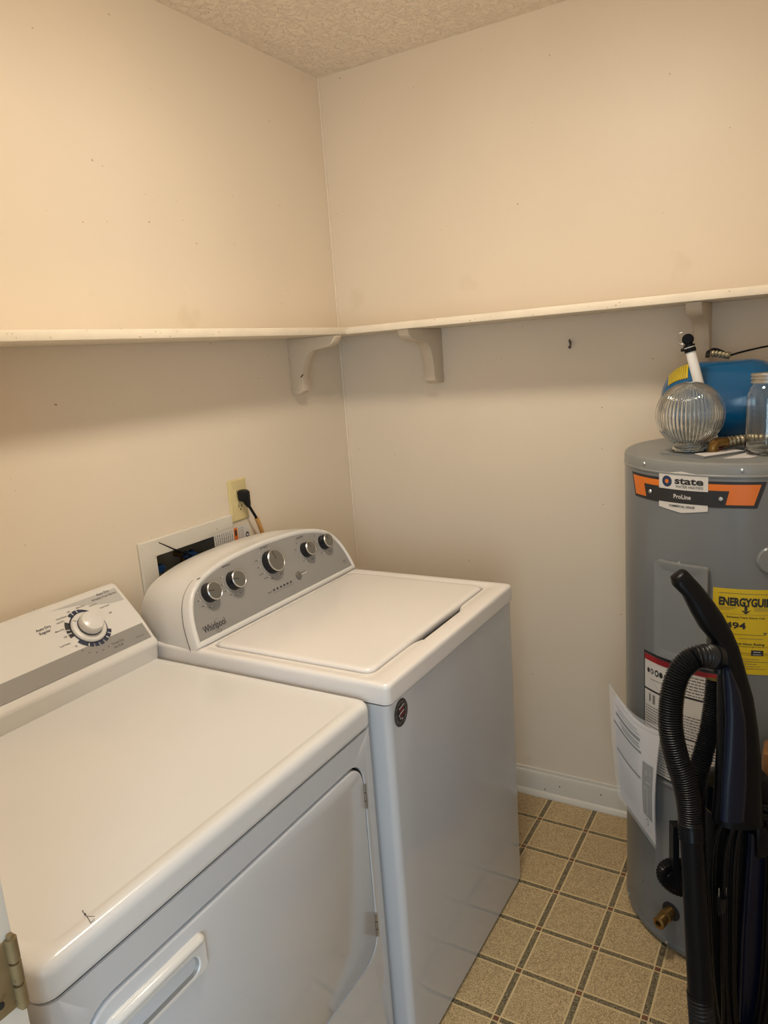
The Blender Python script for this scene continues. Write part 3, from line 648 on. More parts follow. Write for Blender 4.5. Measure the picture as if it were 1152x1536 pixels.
bm = B(); lathe(bm, [(0.0395, 0), (0.0392, 0.003), (0.0365, 0.006), (0.029, 0.0075)], kc, n=48, mat3=km); kb = obj('timer_dial', bm, 'wplastic', dr)
kb['label'] = 'round white timer dial'
d = (e1 * math.sin(R(135)) + Vector((0, 1, 0)) * math.cos(R(135)))
bm = B(); tube(bm, [kc + kn * 0.0072 + d * 0.026, kc + kn * 0.0062 + d * 0.0365], 0.0008, n=6); obj('pointer_line', bm, 'ink', kb)
bm = B(); lathe(bm, [(0.0265, 0.006), (0.0265, 0.010)], kc, n=48, mat3=km)
for k in range(60):
    a = 2 * PI * k / 60; q = km @ Vector((0.0268 * math.cos(a), 0.0268 * math.sin(a), 0)); tube(bm, [kc + q + kn * 0.007, kc + q + kn * 0.0125], 0.0008, n=4)
obj('dial_ridge', bm, 'navy_ink', kb)
bm = B(); lathe(bm, [(0.0262, 0.0095), (0.0268, 0.012), (0.0262, 0.024), (0.0235, 0.028), (0.018, 0.030), (0.001, 0.0312)], kc, n=48, mat3=km); obj('dial_cap', bm, 'wplastic', kb)

# ------------------------------------------------------------ water heater
HX, HY, HR = 1.318, -0.287, 0.265
wh = thing('water_heater', 'tall grey cylindrical water heater in the far right corner', 'water heater', (HX, HY, 0))
def cyl(u, v, w=0.0):
    a = u / HR; return (HX + (HR + w) * math.cos(a), HY + (HR + w) * math.sin(a), v)
bm = B(); lathe(bm, [(HR - 0.012, 0.006), (HR - 0.001, 0.012), (HR + 0.0012, 0.016), (HR + 0.0012, 0.030), (HR, 0.031), (HR, 1.2365)], (HX, HY, 0), n=128); obj('tank_jacket', bm, 'heater', wh, angle=25)
bm = B(); lathe(bm, [(HR - 0.05, 0.0), (HR - 0.05, 0.010)], (HX, HY, 0), n=48); obj('base_ring', bm, 'gap', wh)
bm = B(); lathe(bm, [(HR - 0.002, 1.236), (HR + 0.0022, 1.236), (HR + 0.0022, 1.2385), (HR + 0.001, 1.2405), (HR + 0.001, 1.256), (HR - 0.001, 1.262), (HR - 0.006, 1.2652), (HR - 0.012, 1.2655), (0.02, 1.2655)], (HX, HY, 0), n=128); obj('top_cap', bm, 'heatertop', wh, angle=25)
def A(deg): return R(deg) * HR
def screw(deg, z, r=0.0042, par=None, m='chrome'):
    a = R(deg); nrm = Vector((math.cos(a), math.sin(a), 0)); bm = B()
    lathe(bm, [(r, 0), (r, 0.0012), (r * 0.75, 0.0026), (0.0002, 0.003)], Vector(cyl(A(deg), z, 0.0008)), n=14, mat3=basis(nrm, Vector((0, 0, 1))))
    obj('screw', bm, m, par or wh)
for dg, z in ((-134, 1.252), (-84.5, 1.252), (-40, 1.252)): screw(dg, z)
screw(-156, 0.026); screw(-117, 0.022); screw(-111.5, 1.036, 0.0036)
# access panels pressed out of curved sheet
def cpatch(a0, a1, z0, z1, h, name, m, bevel=0.012, par=wh, n=18):
    # loops of a raised rounded rectangle wrapped onto the jacket
    bm = B(); q = lambda e, w: [cyl(p[0], p[1], w) for p in rr(A(a0) + e, A(a1) - e, z0 + e, z1 - e, 0.008, nc=3, ns=n)]
    L0 = [q(0, 0.0004), q(0.0015, h), q(0.0015 + bevel * 0.35, h), q(0.0015 + bevel, h - 0.003)]
    Vv = loft(bm, L0, cap0=False, cap1=False)
    # fill the middle with a curved grid
    ang = [A(a0) + 0.0015 + bevel + (A(a1) - A(a0) - 0.003 - 2 * bevel) * i / 16 for i in range(17)]
    loft(bm, [[cyl(x, z0 + 0.0015 + bevel, h - 0.003), cyl(x, z1 - 0.0015 - bevel, h - 0.003)] for x in ang], cap0=False, cap1=False, closed=False)
    return obj(name, bm, m, par, angle=30)
pn = cpatch(-124.5, -97, 0.80, 1.036, 0.0125, 'access_panel', 'panel_light', bevel=0.020); pn['label'] = 'upper grey access panel with shiny bevelled edge'
pn = cpatch(-124.5, -97, 0.20, 0.475, 0.0055, 'access_panel', 'panel_light'); pn['label'] = 'lower grey access panel'
a = R(-71); bm = B(); lathe(bm, [(0.030, -0.003), (0.030, 0.003), (0.027, 0.006), (0.001, 0.0065)], Vector(cyl(A(-71), 1.058)), n=32, mat3=basis(Vector((math.cos(a), math.sin(a), 0)), Vector((0, 0, 1)))); obj('port_cover', bm, 'panel_light', wh)
# brand band
lb = Print(); r_ = A
lb.poly([(r_(-146.5), 1.2265), (r_(-74.2), 1.2265), (r_(-77.8), 1.170), (r_(-142.5), 1.170)], 'ink', 0)
lb.poly([(r_(-144.9), 1.2205), (r_(-76.4), 1.2205), (r_(-79.2), 1.1765), (r_(-141.6), 1.1765)], 'orange', 1)
lb.poly([(r_(-134.0), 1.2065), (r_(-89.4), 1.2065), (r_(-91.2), 1.170), (r_(-132), 1.170)], 'ink', 2)
lb.poly([(r_(-123.3), 1.236), (r_(-110.8), 1.2445), (r_(-98.4), 1.236), (r_(-98.4), 1.160), (r_(-110.8), 1.1515), (r_(-123.3), 1.160)], 'label_white', 3)
lb.rect(r_(-127), r_(-95), 1.173, 1.203, 'ink', 4)
cx, cz = r_(-118.6), 1.2200
for r0, r1, m_ in ((0.0105, 0.0125, 'navy_ink'), (0.0082, 0.0098, 'navy_ink'), (0.0062, 0.0075, 'bluehandle')): lb.arc(cx, cz, r0, r1, 0, 360, m_, 4, 28)
lb.disc(cx, cz, 0.0048, 'orange', 5)
lb.disc(cx, cz, 0.0125, 'bluehandle', 3.5)
lb.text('state', r_(-107.4), 1.2165, 0.0150, 'ink', 5, w=0.064, bold=0.03); lb.text('WATER HEATERS', r_(-107.2), 1.2075, 0.0058, 'ink', 5, w=0.062, bold=0.0)
lb.text('ProLine', r_(-110.5), 1.1835, 0.0095, 'label_white', 5, w=0.040, bold=0.02)
lb.text('COMMERCIAL GRADE', r_(-110.8), 1.1638, 0.0048, 'ink', 5, w=0.060, bold=0.02)
lb.build('name_label', cyl, wh, step=0.012)['label'] = 'orange, black and white name label'
screw(-129.3, 1.190, 0.0048); screw(-92.9, 1.189, 0.0048)
# yellow energy label
eg = Print(); x0 = r_(-95.4); ew = 0.142; z1 = 0.992
eg.rect(x0, x0 + ew, 0.797, z1, 'yellow', 0)
eg.text('ENERGYGUIDE', x0 + 0.012, z1 - 0.038, 0.0175, 'ink', 1, w=0.114, al='LEFT', bold=0.05)
ax = x0 + 0.0655; eg.rect(ax - 0.0028, ax + 0.0028, z1 - 0.049, z1 - 0.036, 'ink', 1); eg.poly([(ax - 0.010, z1 - 0.047), (ax, z1 - 0.0565), (ax + 0.010, z1 - 0.047), (ax, z1 - 0.050)], 'ink', 1)
eg.dashes(x0 + 0.012, x0 + 0.13, z1 - 0.011, 0.0012, 'softink')
for k in range(3): eg.dashes(x0 + 0.012, x0 + 0.05 - 0.008 * k, z1 - 0.043 - 0.003 * k, 0.0009, 'softink')
for k in range(3): eg.dashes(x0 + 0.082, x0 + 0.13 - 0.006 * k, z1 - 0.042 - 0.003 * k, 0.0009, 'softink')
eg.rect(x0 + 0.012, x0 + ew - 0.006, z1 - 0.0575, z1 - 0.0570, 'softink', 1)
eg.text('Estimated Yearly Energy Cost', x0 + 0.066, z1 - 0.066, 0.0042, 'ink', 1, w=0.075, bold=0.02)
eg.text('494', x0 + 0.046, z1 - 0.090, 0.014, 'ink', 1, w=0.041, bold=0.03)
eg.rect(x0 + 0.030, x0 + 0.106, z1 - 0.1035, z1 - 0.1027, 'ink', 1); eg.poly([(x0 + 0.100, z1 - 0.097), (x0 + 0.109, z1 - 0.097), (x0 + 0.1045, z1 - 0.102)], 'softink', 1)
eg.dashes(x0 + 0.052, x0 + 0.100, z1 - 0.1125, 0.0011, 'softink')
eg.text('First Hour Rating', x0 + 0.074, z1 - 0.1265, 0.0046, 'ink', 1, w=0.060, bold=0.03); eg.text('(how much hot water you get in the first hour of use)', x0 + 0.080, z1 - 0.1315, 0.0026, 'ink', 1, w=0.100, bold=0.01)
eg.rect(x0 + 0.012, x0 + ew - 0.006, z1 - 0.1460, z1 - 0.1452, 'ink', 1); eg.rect(x0 + 0.012, x0 + ew - 0.006, z1 - 0.1500, z1 - 0.1494, 'ink', 1); eg.rect(x0 + 0.078, x0 + 0.102, z1 - 0.1505, z1 - 0.138, 'ink', 2)
eg.dashes(x0 + 0.083, x0 + 0.097, z1 - 0.1425, 0.0012, 'white_ink', 3); eg.dashes(x0 + 0.082, x0 + 0.098, z1 - 0.148, 0.0009, 'white_ink', 3)
for k in range(5): eg.dashes(x0 + 0.014, x0 + rnd.uniform(0.08, 0.12), z1 - 0.160 - 0.0055 * k, 0.0012, 'softink')
eg.build('energy_label', cyl, wh, step=0.012, base=0.0008)['label'] = 'yellow energy guide label'
# big instruction / warning label
wl = Print(); a0, a1 = r_(-134.2), r_(-88)
wl.rect(a0, a1, 0.480, 0.795, 'ink', 0)
def cell(u0, u1, v0, v1): wl.rect(u0, u1, v0, v1, 'label_white', 1)
am = r_(-112); lm = a0 + 0.004
cell(lm, am - 0.002, 0.700, 0.788); wl.rect(lm, am - 0.002, 0.773, 0.788, 'red', 2)
for k, (du, rr_) in enumerate(((0.014, 0.0055), (0.026, 0.006), (0.041, 0.0075), (0.054, 0.0065), (0.068, 0.006))):
    wl.disc(lm + du, 0.748, rr_ * 1.15, 'ink', 2, 16, 0.75); 
    if k in (1, 2, 4): wl.disc(lm + du, 0.748, rr_ * 0.6, 'label_white', 3, 12, 0.75)
wl.poly([(lm + 0.020, 0.728), (lm + 0.085, 0.728), (lm + 0.052, 0.703)], 'softink', 2); wl.poly([(lm + 0.0225, 0.7268), (lm + 0.0825, 0.7268), (lm + 0.052, 0.7045)], 'label_white', 3)
cell(lm, am - 0.002, 0.605, 0.695); wl.rect(lm + 0.016, lm + 0.022, 0.668, 0.688, 'faintink', 2); wl.rect(lm + 0.028, lm + 0.036, 0.664, 0.688, 'faintink', 2)
for k in range(11): wl.dashes(lm + 0.004 + (0.045 if k > 6 else 0), am - 0.006, 0.610 + 0.0072 * k, 0.0022, 'softink', 2)
cell(lm, am - 0.002, 0.484, 0.600)
wl.rect(lm, am - 0.002, 0.592, 0.597, 'red', 2)
for k in range(13): wl.dashes(lm + 0.004, am - 0.006, 0.490 + 0.0076 * k, 0.0022, 'softink', 2)
cell(am + 0.002, a1 - 0.004, 0.718, 0.788); wl.rect(am + 0.002, a1 - 0.004, 0.776, 0.788, 'red', 2)
for k in range(7): wl.dashes(am + 0.006, a1 - 0.008, 0.722 + 0.0074 * k, 0.0026, 'softink', 2)
cell(am + 0.002, a1 - 0.004, 0.612, 0.713)
for k in range(8): wl.dashes(am + 0.006, a1 - 0.008, 0.616 + 0.0072 * k, 0.0024, 'softink', 2)
wl.disc(am + 0.078, 0.694, 0.0125, 'ink', 3, 24); wl.disc(am + 0.078, 0.694, 0.0088, 'label_white', 4, 20); wl.poly([(am + 0.071, 0.700), (am + 0.078, 0.690), (am + 0.085, 0.700), (am + 0.079, 0.685)], 'ink', 5)
cell(am + 0.002, a1 - 0.004, 0.545, 0.608); cell(am + 0.002, a1 - 0.004, 0.484, 0.541)
for k in range(7): wl.dashes(am + 0.006, a1 - 0.008, 0.549 + 0.0078 * k, 0.0026, 'softink', 2)
for k in range(7): wl.dashes(am + 0.006, a1 - 0.008, 0.487 + 0.0074 * k, 0.0024, 'softink', 2)
wl.build('warning_label', cyl, wh, step=0.012, base=0.0009)['label'] = 'large white warning label with red bands and black frame'
l2 = Print(); l2.rect(r_(-97), r_(-88), 0.385, 0.425, 'yellow', 1); l2.rect(r_(-97), r_(-88), 0.370, 0.385, 'label_white', 1); l2.build('sticker', cyl, wh, step=0.012, base=0.0062)['label'] = 'small yellow and white sticker'
# drain valve
dv = obj('drain_valve', (lambda bm: (lathe(bm, [(0.024, -0.002), (0.024, 0.001), (0.001, 0.001)], Vector(cyl(A(-114.6), 0.121)), n=28, mat3=basis(Vector((math.cos(R(-114.6)), math.sin(R(-114.6)), 0)), Vector((0, 0, 1)))), bm)[1])(B()), 'gap', wh)
nd = Vector((math.cos(R(-114.6)), math.sin(R(-114.6)), -0.15)).normalized()
bm = B(); m3d = basis(nd, Vector((0, 0, 1)))
lathe(bm, [(0.013, 0.0), (0.013, 0.012), (0.016, 0.013), (0.016, 0.026), (0.012, 0.028), (0.012, 0.034), (0.0155, 0.036), (0.0155, 0.052), (0.013, 0.054), (0.0075, 0.054), (0.0075, 0.040)], Vector(cyl(A(-114.6), 0.122)), n=20, mat3=m3d)
obj('brass_spout', bm, 'brass', dv)
bm = B(); lathe(bm, [(0.0074, 0.041), (0.0001, 0.041)], Vector(cyl(A(-114.6), 0.122)), n=16, mat3=m3d); obj('spout_bore', bm, 'gap', dv)

# ------------------------------------------------------------ document pouch hanging off the heater
pt = thing('paper_pouch', 'white printed instruction sheets in a clear pouch hanging on the heater side', 'papers', (1.13, -0.50, 0.45))
TR, TL = Vector((1.183, -0.535, 0.602)), Vector((1.066, -0.500, 0.668))
def pfn(u, v, w=0.0):      # u 0..1 left->right, v 0..1 bottom->top
    top = TL.lerp(TR, u) + Vector((0, 0, -0.012 * math.sin(u * PI) * 1.2)); top.y += -0.012 * math.sin(PI * u)
    bot = Vector((1.082, -0.498, 0.395)).lerp(Vector((1.176, -0.540, 0.308)), u)
    p = bot.lerp(top, v); bulge = 0.012 * math.sin(PI * v) * (0.4 + 0.6 * u)
    n_ = Vector((-0.45, -0.89, 0.0)); return p + n_ * (bulge + w)
def sheet(name, off, m, u0=0, u1=1, v0=0, v1=1, tip=0.0, th=0.0008):
    bm = B(); nu, nv = 14, 14
    gl = [[[bm.verts.new(pfn(u0 + (u1 - u0) * i / nu, v0 + (v1 - v0) * j / nv, off - k * th)) for i in range(nu + 1)] for j in range(nv + 1)] for k in (0, 1)]
    for k in (0, 1):
        for j in range(nv):
            for i in range(nu):
                q = (gl[k][j][i], gl[k][j][i + 1], gl[k][j + 1][i + 1], gl[k][j + 1][i]); bm.faces.new(q if k == 0 else q[::-1])
    rim = lambda g: [g[0][i] for i in range(nu)] + [g[j][nu] for j in range(nv)] + [g[nv][i] for i in range(nu, 0, -1)] + [g[j][0] for j in range(nv, 0, -1)]
    r0_, r1_ = rim(gl[0]), rim(gl[1]); n = len(r0_)
    for i in range(n): bm.faces.new((r0_[i], r1_[i], r1_[(i + 1) % n], r0_[(i + 1) % n]))
    return obj(name, bm, m, pt, angle=50)
sheet('paper_sheet', 0.004, 'paper'); sheet('paper_sheet', -0.002, 'paper', u0=0.02, u1=0.98, v0=0.03, v1=1.03)
sheet('clear_pouch', 0.009, 'film', u0=-0.07, u1=1.02, v0=-0.02, v1=1.10, th=0.0005)
pp = Print(); q = lambda u, v, w: pfn(u, v, w)
for (v, h, u0, u1, m_) in ((0.955, 0.008, 0.05, 0.55, 'softink'), (0.925, 0.008, 0.1, 0.6, 'softink'), (0.870, 0.030, 0.06, 0.62, 'ink'), (0.835, 0.014, 0.15, 0.6, 'softink'), (0.81, 0.014, 0.2, 0.62, 'softink'), (0.765, 0.024, 0.0, 0.66, 'ink'), (0.52, 0.022, 0.05, 0.66, 'ink')): pp.rect(u0, u1, v, v + h, m_, 1)
for k in range(9): pp.dashes(0.06, 0.62 - 0.02 * (k % 3), 0.56 + 0.022 * k, 0.006, 'faintink', 1, dens=-2)
for k in range(9): pp.dashes(0.08, rnd.uniform(0.4, 0.6), 0.14 + 0.036 * k, 0.006, 'faintink', 1, dens=-2)
pp.rect(0.70, 0.94, 0.20, 0.72, 'softink', 1); pp.rect(0.74, 0.84, 0.22, 0.50, 'faintink', 2); pp.rect(0.755, 0.81, 0.23, 0.47, 'softink', 3); pp.disc(0.79, 0.63, 0.03, 'faintink', 2); pp.disc(0.88, 0.64, 0.02, 'faintink', 2); pp.rect(0.78, 0.9, 0.545, 0.55, 'paper', 2)
pp.disc(0.80, 0.145, 0.035, 'ink', 1); pp.disc(0.80, 0.145, 0.025, 'paper', 2)
for k in range(3): pp.dashes(0.70, 0.92, 0.05 + 0.022 * k, 0.005, 'faintink', 1, dens=-2)
pp.build('sheet_print', q, pt, step=0.06, step2=0.05, base=0.0048)
bm = B(); tube(bm, [pfn(1.0, 0.97, 0.006), (1.176, -0.512, 0.590)], 0.003, n=8); obj('tape', bm, 'film', pt)

# ------------------------------------------------------------ on top of the heater
HZ = 1.2656
# glass plate, printed cards
def slab(name, pts, z0, z1, m, label, cat):
    bm = B(); loft(bm, [[(x, y, z0) for x, y in pts], [(x, y, z1) for x, y in pts]]); return tag(obj(name, bm, m), label, cat)
slab('glass_plate', [(1.158, -0.418), (1.262, -0.491), (1.338, -0.395), (1.236, -0.322)], HZ + 0.0003, HZ + 0.0043, 'panel_light', 'flat grey plate under the ribbed glass globe', 'plate')
c1 = slab('printed_card', [(1.237, -0.447), (1.264, -0.487), (1.333, -0.397), (1.306, -0.370)], HZ + 0.0046, HZ + 0.0052, 'paper', 'white card lying on the grey plate under the brass elbow', 'card')
c2 = slab('printed_card', [(1.300, -0.487), (1.352, -0.474), (1.395, -0.400), (1.345, -0.388)], HZ + 0.0002, HZ + 0.0008, 'paper', 'white printed card lying on the heater top in front of the jar', 'card')
cp = Print()
for k in range(4): cp.dashes(1.315 + 0.008 * k, 1.345 + 0.008 * k, -0.475 + 0.018 * k, 0.0016, 'faintink', 1)
o = cp.build('card_print', lambda u, v, w: (u, v, HZ + 0.0008 + w), c2)
# ribbed glass globe
gc = Vector((1.2195, -0.404, 0)); gz = HZ + 0.0045
gl_ = thing('glass_globe', 'clear ribbed round glass lamp globe standing neck down on the heater', 'glass globe', (gc.x, gc.y, gz))
def ribs(r, z, amp, n=416, k=52):
    return [(gc.x + (r + amp * math.cos(2 * k * PI * i / n)) * math.cos(2 * PI * i / n), gc.y + (r + amp * math.cos(2 * k * PI * i / n)) * math.sin(2 * PI * i / n), z) for i in range(n)]
GR = 0.0745
zc = gz + 0.0195 + GR * math.cos(R(27))
outer = []
for i in range(27, 177, 5):
    a = R(180 - i); rr2 = GR * math.sin(a); z = zc + GR * math.cos(a); outer.append(ribs(rr2, z, 0.0010 * min(1, math.sin(a) * 1.6)))
neck = [ribs(0.0325, gz + 0.0178, 0), ribs(0.0325, gz + 0.013, 0), ribs(0.0375, gz + 0.011, 0), ribs(0.0385, gz + 0.005, 0), ribs(0.036, gz + 0.0005, 0)]
inner = [ribs(0.0335, gz + 0.0005, 0), ribs(0.0300, gz + 0.012, 0), ribs(0.0300, gz + 0.0178, 0)]
gin = []
for i in range(25, 177, 6):
    a = R(180 - i); r3 = (GR - 0.0030) * math.sin(a); z = zc + (GR - 0.003) * math.cos(a); gin.append(ribs(r3, z, 0))
bm = B(); loft(bm, outer[::-1] + neck + inner + gin); obj('ribbed_glass', bm, 'glass', gl_, angle=80)
# mason jar
jc = Vector((1.3795, -0.414, HZ + 0.0010)); jr = thing('glass_jar', 'clear glass canning jar with silver screw lid on the heater', 'jar', jc)
bm = B()
po = [(0.001, 0.0), (0.034, 0.0), (0.041, 0.003), (0.0435, 0.010), (0.0440, 0.050), (0.0435, 0.118), (0.0415, 0.134), (0.036, 0.147), (0.0325, 0.152), (0.0315, 0.156), (0.0315, 0.170), (0.0305, 0.172)]
pi_ = [(0.0285, 0.172), (0.0285, 0.155), (0.033, 0.146), (0.0385, 0.133), (0.0405, 0.118), (0.0410, 0.050), (0.0405, 0.012), (0.037, 0.007), (0.001, 0.0055)]
lathe(bm, po + pi_, jc, n=56); obj('jar_glass', bm, 'glass', jr, angle=60)
bm = B()
pl = [(0.0325, 0.1555), (0.0350, 0.1560), (0.0350, 0.1585), (0.0335, 0.1600), (0.0335, 0.1625), (0.0352, 0.1640), (0.0352, 0.1665), (0.0336, 0.1680), (0.0336, 0.1700), (0.0352, 0.1712), (0.0352, 0.1745), (0.034, 0.1760), (0.030, 0.1762), (0.028, 0.1752), (0.001, 0.1750)]
lathe(bm, pl, jc, n=48); obj('lid', bm, 'silvercap', jr)
# flexible corrugated connector with a brass elbow
fx = thing('flexible_connector', 'corrugated metal water connector with brass elbow beside the globe', 'pipe fitting', (1.29, -0.38, HZ))
ez = HZ + 0.0055
pathf = smooth_path([(1.282, -0.398, ez + 0.017), (1.300, -0.375, ez + 0.017), (1.325, -0.348, ez + 0.017), (1.352, -0.326, ez + 0.015), (1.395, -0.304, ez + 0.012)], 26)
bm = B(); tube(bm, pathf[14:], [0.0105 + 0.0022 * math.sin(i * 0.75) for i in range(len(pathf[14:]))], n=18); obj('corrugated_pipe', bm, 'oldbrass', fx, angle=70)
bm = B(); tube(bm, smooth_path([(1.271, -0.412, ez), (1.271, -0.412, ez + 0.008), (1.274, -0.408, ez + 0.017), (1.284, -0.396, ez + 0.019), (1.294, -0.384, ez + 0.017)], 5), [0.0135] * 3 + [0.0115] * 14 + [0.0125] * 4, n=20); el = obj('elbow', bm, 'brass', fx); el['label'] = 'tarnished brass elbow'
bm = B(); tube(bm, [(1.268, -0.352, HZ + 0.0065), (1.284, -0.338, HZ + 0.0065)], 0.006, n=10)
tag(obj('red_cap', bm, 'red'), 'small red plastic cap behind the glass globe', 'cap')
# blue expansion tank lying on its side
tcx0, tcx1, ty, tr = 1.118, 1.408, -0.190, 0.100
tz = HZ + tr + 0.001
tk = thing('expansion_tank', 'blue metal expansion tank lying on its side on the heater', 'tank', (1.263, ty, HZ))
bm = B()
TD = 0.080; Ln = 0.290
P = []
for i in range(0, 16): a = R(6 * i); P.append((max(0.001, tr * math.sin(a) ** 0.92), TD * (1 - math.cos(a))))
P += [(tr, TD + 0.012), (tr + 0.0008, TD + 0.014), (tr + 0.0008, TD + 0.018), (tr, TD + 0.020)]
for i in range(0, 16): a = R(90 - 6 * i); P.append((max(0.001, tr * math.sin(a) ** 0.92), Ln - TD + TD * math.cos(a)))
trot = Matrix.Rotation(R(6), 3, 'Z')
lathe(bm, P, (0, 0, 0), 'X', 72)
TKM = Matrix.Translation((1.118, ty - 0.012, tz)) @ trot.to_4x4()
bmesh.ops.transform(bm, matrix=TKM, verts=bm.verts); obj('tank_shell', bm, 'blue', tk, angle=50)
yl = Print(); yl.rect(0, 0.060, 0, 0.056, 'yellow', 0)
for k in range(9): yl.dashes(0.004, 0.056, 0.005 + 0.0055 * k, 0.0016, 'softink', 1)
for k in range(10): yl.rect(0.0, 0.003, 0.002 + 0.0055 * k, 0.0045 + 0.0055 * k, 'ink', 1)
def tank_map(u, v, w):
    ph = R(44) + v / 0.056 * R(38); th_ = R(40) + (0.060 - u) / 0.060 * R(34) * 0 + u / 0.060 * R(36)
    r2 = (tr + w + 0.0004) * math.sin(ph) ** 0.92; h = TD * (1 - math.cos(ph)) - w
    return TKM @ Vector((h, -r2 * math.cos(th_), r2 * math.sin(th_)))
yl.build('yellow_label', tank_map, tk, step=0.006, step2=0.006)['label'] = 'yellow warning label on the tank dome'
bm = B(); tube(bm, [TKM @ Vector((Ln - 0.002, 0, 0)), TKM @ Vector((Ln + 0.03, 0, 0))], 0.013, n=16); obj('threaded_nipple', bm, 'oldbrass', tk)
# white pvc tube with a black fitting leaning on the tank
pv = thing('pvc_tube', 'white plastic tube with black cap leaning between globe and blue tank', 'tube', (1.2625, -0.3155, HZ))
b0, b1 = Vector((1.2625, -0.3155, HZ + 0.011)), Vector((1.2055, -0.3155, 1.4985))
bm = B(); tube(bm, [b0, b1], 0.0115, n=20); obj('tube_body', bm, 'pvc', pv)
ax_ = (b1 - b0).normalized(); pm = basis(ax_, Vector((0, 1, 0)).cross(ax_).cross(ax_).normalized() * -1) if False else None
bm = B(); tube(bm, [b1 - ax_ * 0.004, b1 + ax_ * 0.006], 0.0135, n=20); tube(bm, [b1 + ax_ * 0.0085, b1 + ax_ * 0.013], 0.0135, n=20); tube(bm, [b1 + ax_ * 0.002 + Vector((-0.02, 0, 0)), b1 + ax_ * 0.002 + Vector((-0.008, 0, 0))], 0.004, n=10)
tube(bm, [b1 + ax_ * 0.012, b1 + ax_ * 0.016], 0.010, n=16); lathe(bm, [(0.010, -0.007), (0.0130, -0.004), (0.0130, 0.004), (0.010, 0.007), (0.004, 0.0072)], b1 + ax_ * 0.027 + Vector((0.002, -0.003, 0)), 'Y', 24)
obj('cap_fitting', bm, 'black', pv)
bm = B(); tube(bm, [b1 + ax_ * 0.006, b1 + ax_ * 0.0088], 0.0122, n=20); obj('white_band', bm, 'pvc', pv)
bm = B(); c0 = b1 + ax_ * 0.030 + Vector((-0.009, -0.008, 0)); tube(bm, [c0 + Vector((0.0135 * math.cos(R(a)), 0, 0.0135 * math.sin(R(a)))) for a in range(90, 281, 10)], 0.0013, n=6); obj('wire_loop', bm, 'steel', pv)
# black cable with a threaded end lying on the tank
bc = thing('antenna_cable', 'black cable with ribbed bronze connector lying on the blue tank', 'cable', (1.25, -0.21, 1.47))
zt = tz + tr + 0.0015
bm = B(); pth = smooth_path([(1.236, -0.217, zt + 0.018), (1.250, -0.213, zt + 0.017), (1.267, -0.211, zt + 0.013), (1.282, -0.211, zt + 0.009)], 10); tube(bm, pth, [0.0085 + 0.0012 * math.sin(i * 1.3) for i in range(len(pth))], n=14); obj('ribbed_connector', bm, 'oldbrass', bc, angle=60)
bm = B()
for k in range(3): tube(bm, smooth_path([(1.228 + 0.003 * k, -0.221, zt + 0.008), (1.231 + 0.004 * k, -0.221, zt + 0.023 + 0.002 * k), (1.245 + 0.004 * k, -0.217, zt + 0.026 + 0.001 * k), (1.268 + 0.003 * k, -0.213, zt + 0.017)], 6), 0.0016, n=6)
tube(bm, smooth_path([(1.278, -0.210, zt + 0.009), (1.31, -0.18, zt + 0.017), (1.37, -0.12, zt + 0.026), (1.46, -0.02, zt + 0.03), (1.62, -0.012, zt + 0.035), (1.775, -0.012, zt + 0.04)], 8), 0.0024, n=8)
obj('cable', bm, 'cord', bc)

# ------------------------------------------------------------ upright vacuum
VO = Vector((1.372, -0.925, 0)); VE = Vector((0.8628, 0.5055, 0)); VN = Vector((-0.5055, 0.8628, 0)); UZ = Vector((0, 0, 1))
vc = thing('upright_vacuum', 'black and navy upright vacuum cleaner standing in front of the heater', 'vacuum cleaner', (VO.x, VO.y, 0))
def V3(l, z, d=0.0): return VO + VE * l + VN * d + UZ * z
def flatbar(bm, spec, depth, n=20, mi=0):
    # spec: (left, right, z, d) sections of a bar with rounded-box cross sections
    loops = []
    for i, s in enumerate(spec):
        l, r_2, z, d, dd = s[:5]; tz_ = s[5] if len(s) > 5 else 0
        c = (l + r_2) / 2; hw = (r_2 - l) / 2
        loops.append([V3(c + hw * math.copysign(abs(math.cos(a)) ** 0.6, math.cos(a)), z - tz_ * math.cos(a) * hw, d + dd * math.copysign(abs(math.sin(a)) ** 0.6, math.sin(a))) for a in [2 * PI * k / n for k in range(n)]])
    loft(bm, loops, mi=mi)
# handle and spine: hand-shaped bar that curves from the grip down into the body
spine = [((1.2740, -0.9263, 1.1298), (1.2836, -0.9184, 1.1380)), ((1.2693, -0.9307, 1.1234), (1.2906, -0.9146, 1.1363)), ((1.2718, -0.9320, 1.1119), (1.2979, -0.9122, 1.1277)), ((1.2875, -0.9269, 1.0937), (1.3126, -0.9077, 1.1096)), ((1.3006, -0.9258, 1.0655), (1.3296, -0.9033, 1.0856)), ((1.3158, -0.9238, 1.0360), (1.3467, -0.8997, 1.0582)), ((1.3306, -0.9196, 1.0168), (1.3619, -0.8977, 1.0288)), ((1.3418, -0.9197, 0.9888), (1.3730, -0.8975, 1.0019)), ((1.3472, -0.9248, 0.9545), (1.3835, -0.9002, 0.9649)), ((1.3491, -0.9342, 0.9115), (1.3965, -0.9037, 0.9187)), ((1.3511, -0.9441, 0.8662), (1.4057, -0.9107, 0.8672)), ((1.3521, -0.9546, 0.8210), (1.4129, -0.9189, 0.8159)), ((1.3516, -0.9688, 0.7647), (1.4174, -0.9302, 0.7592)), ((1.3500, -0.9835, 0.7085), (1.4218, -0.9414, 0.7024))]
loops = []
for i, (a, b) in enumerate(spine):
    p0, p1 = Vector(a), Vector(b); c = (p0 + p1) / 2; h = (p1 - p0) / 2; dpt = min(h.length, 0.030) * (0.95 if i else 0.7)
    loops.append([c + h * math.copysign(abs(math.cos(t)) ** 0.75, math.cos(t)) + VN * (dpt * math.copysign(abs(math.sin(t)) ** 0.8, math.sin(t))) for t in [2 * PI * k / 24 for k in range(24)]])
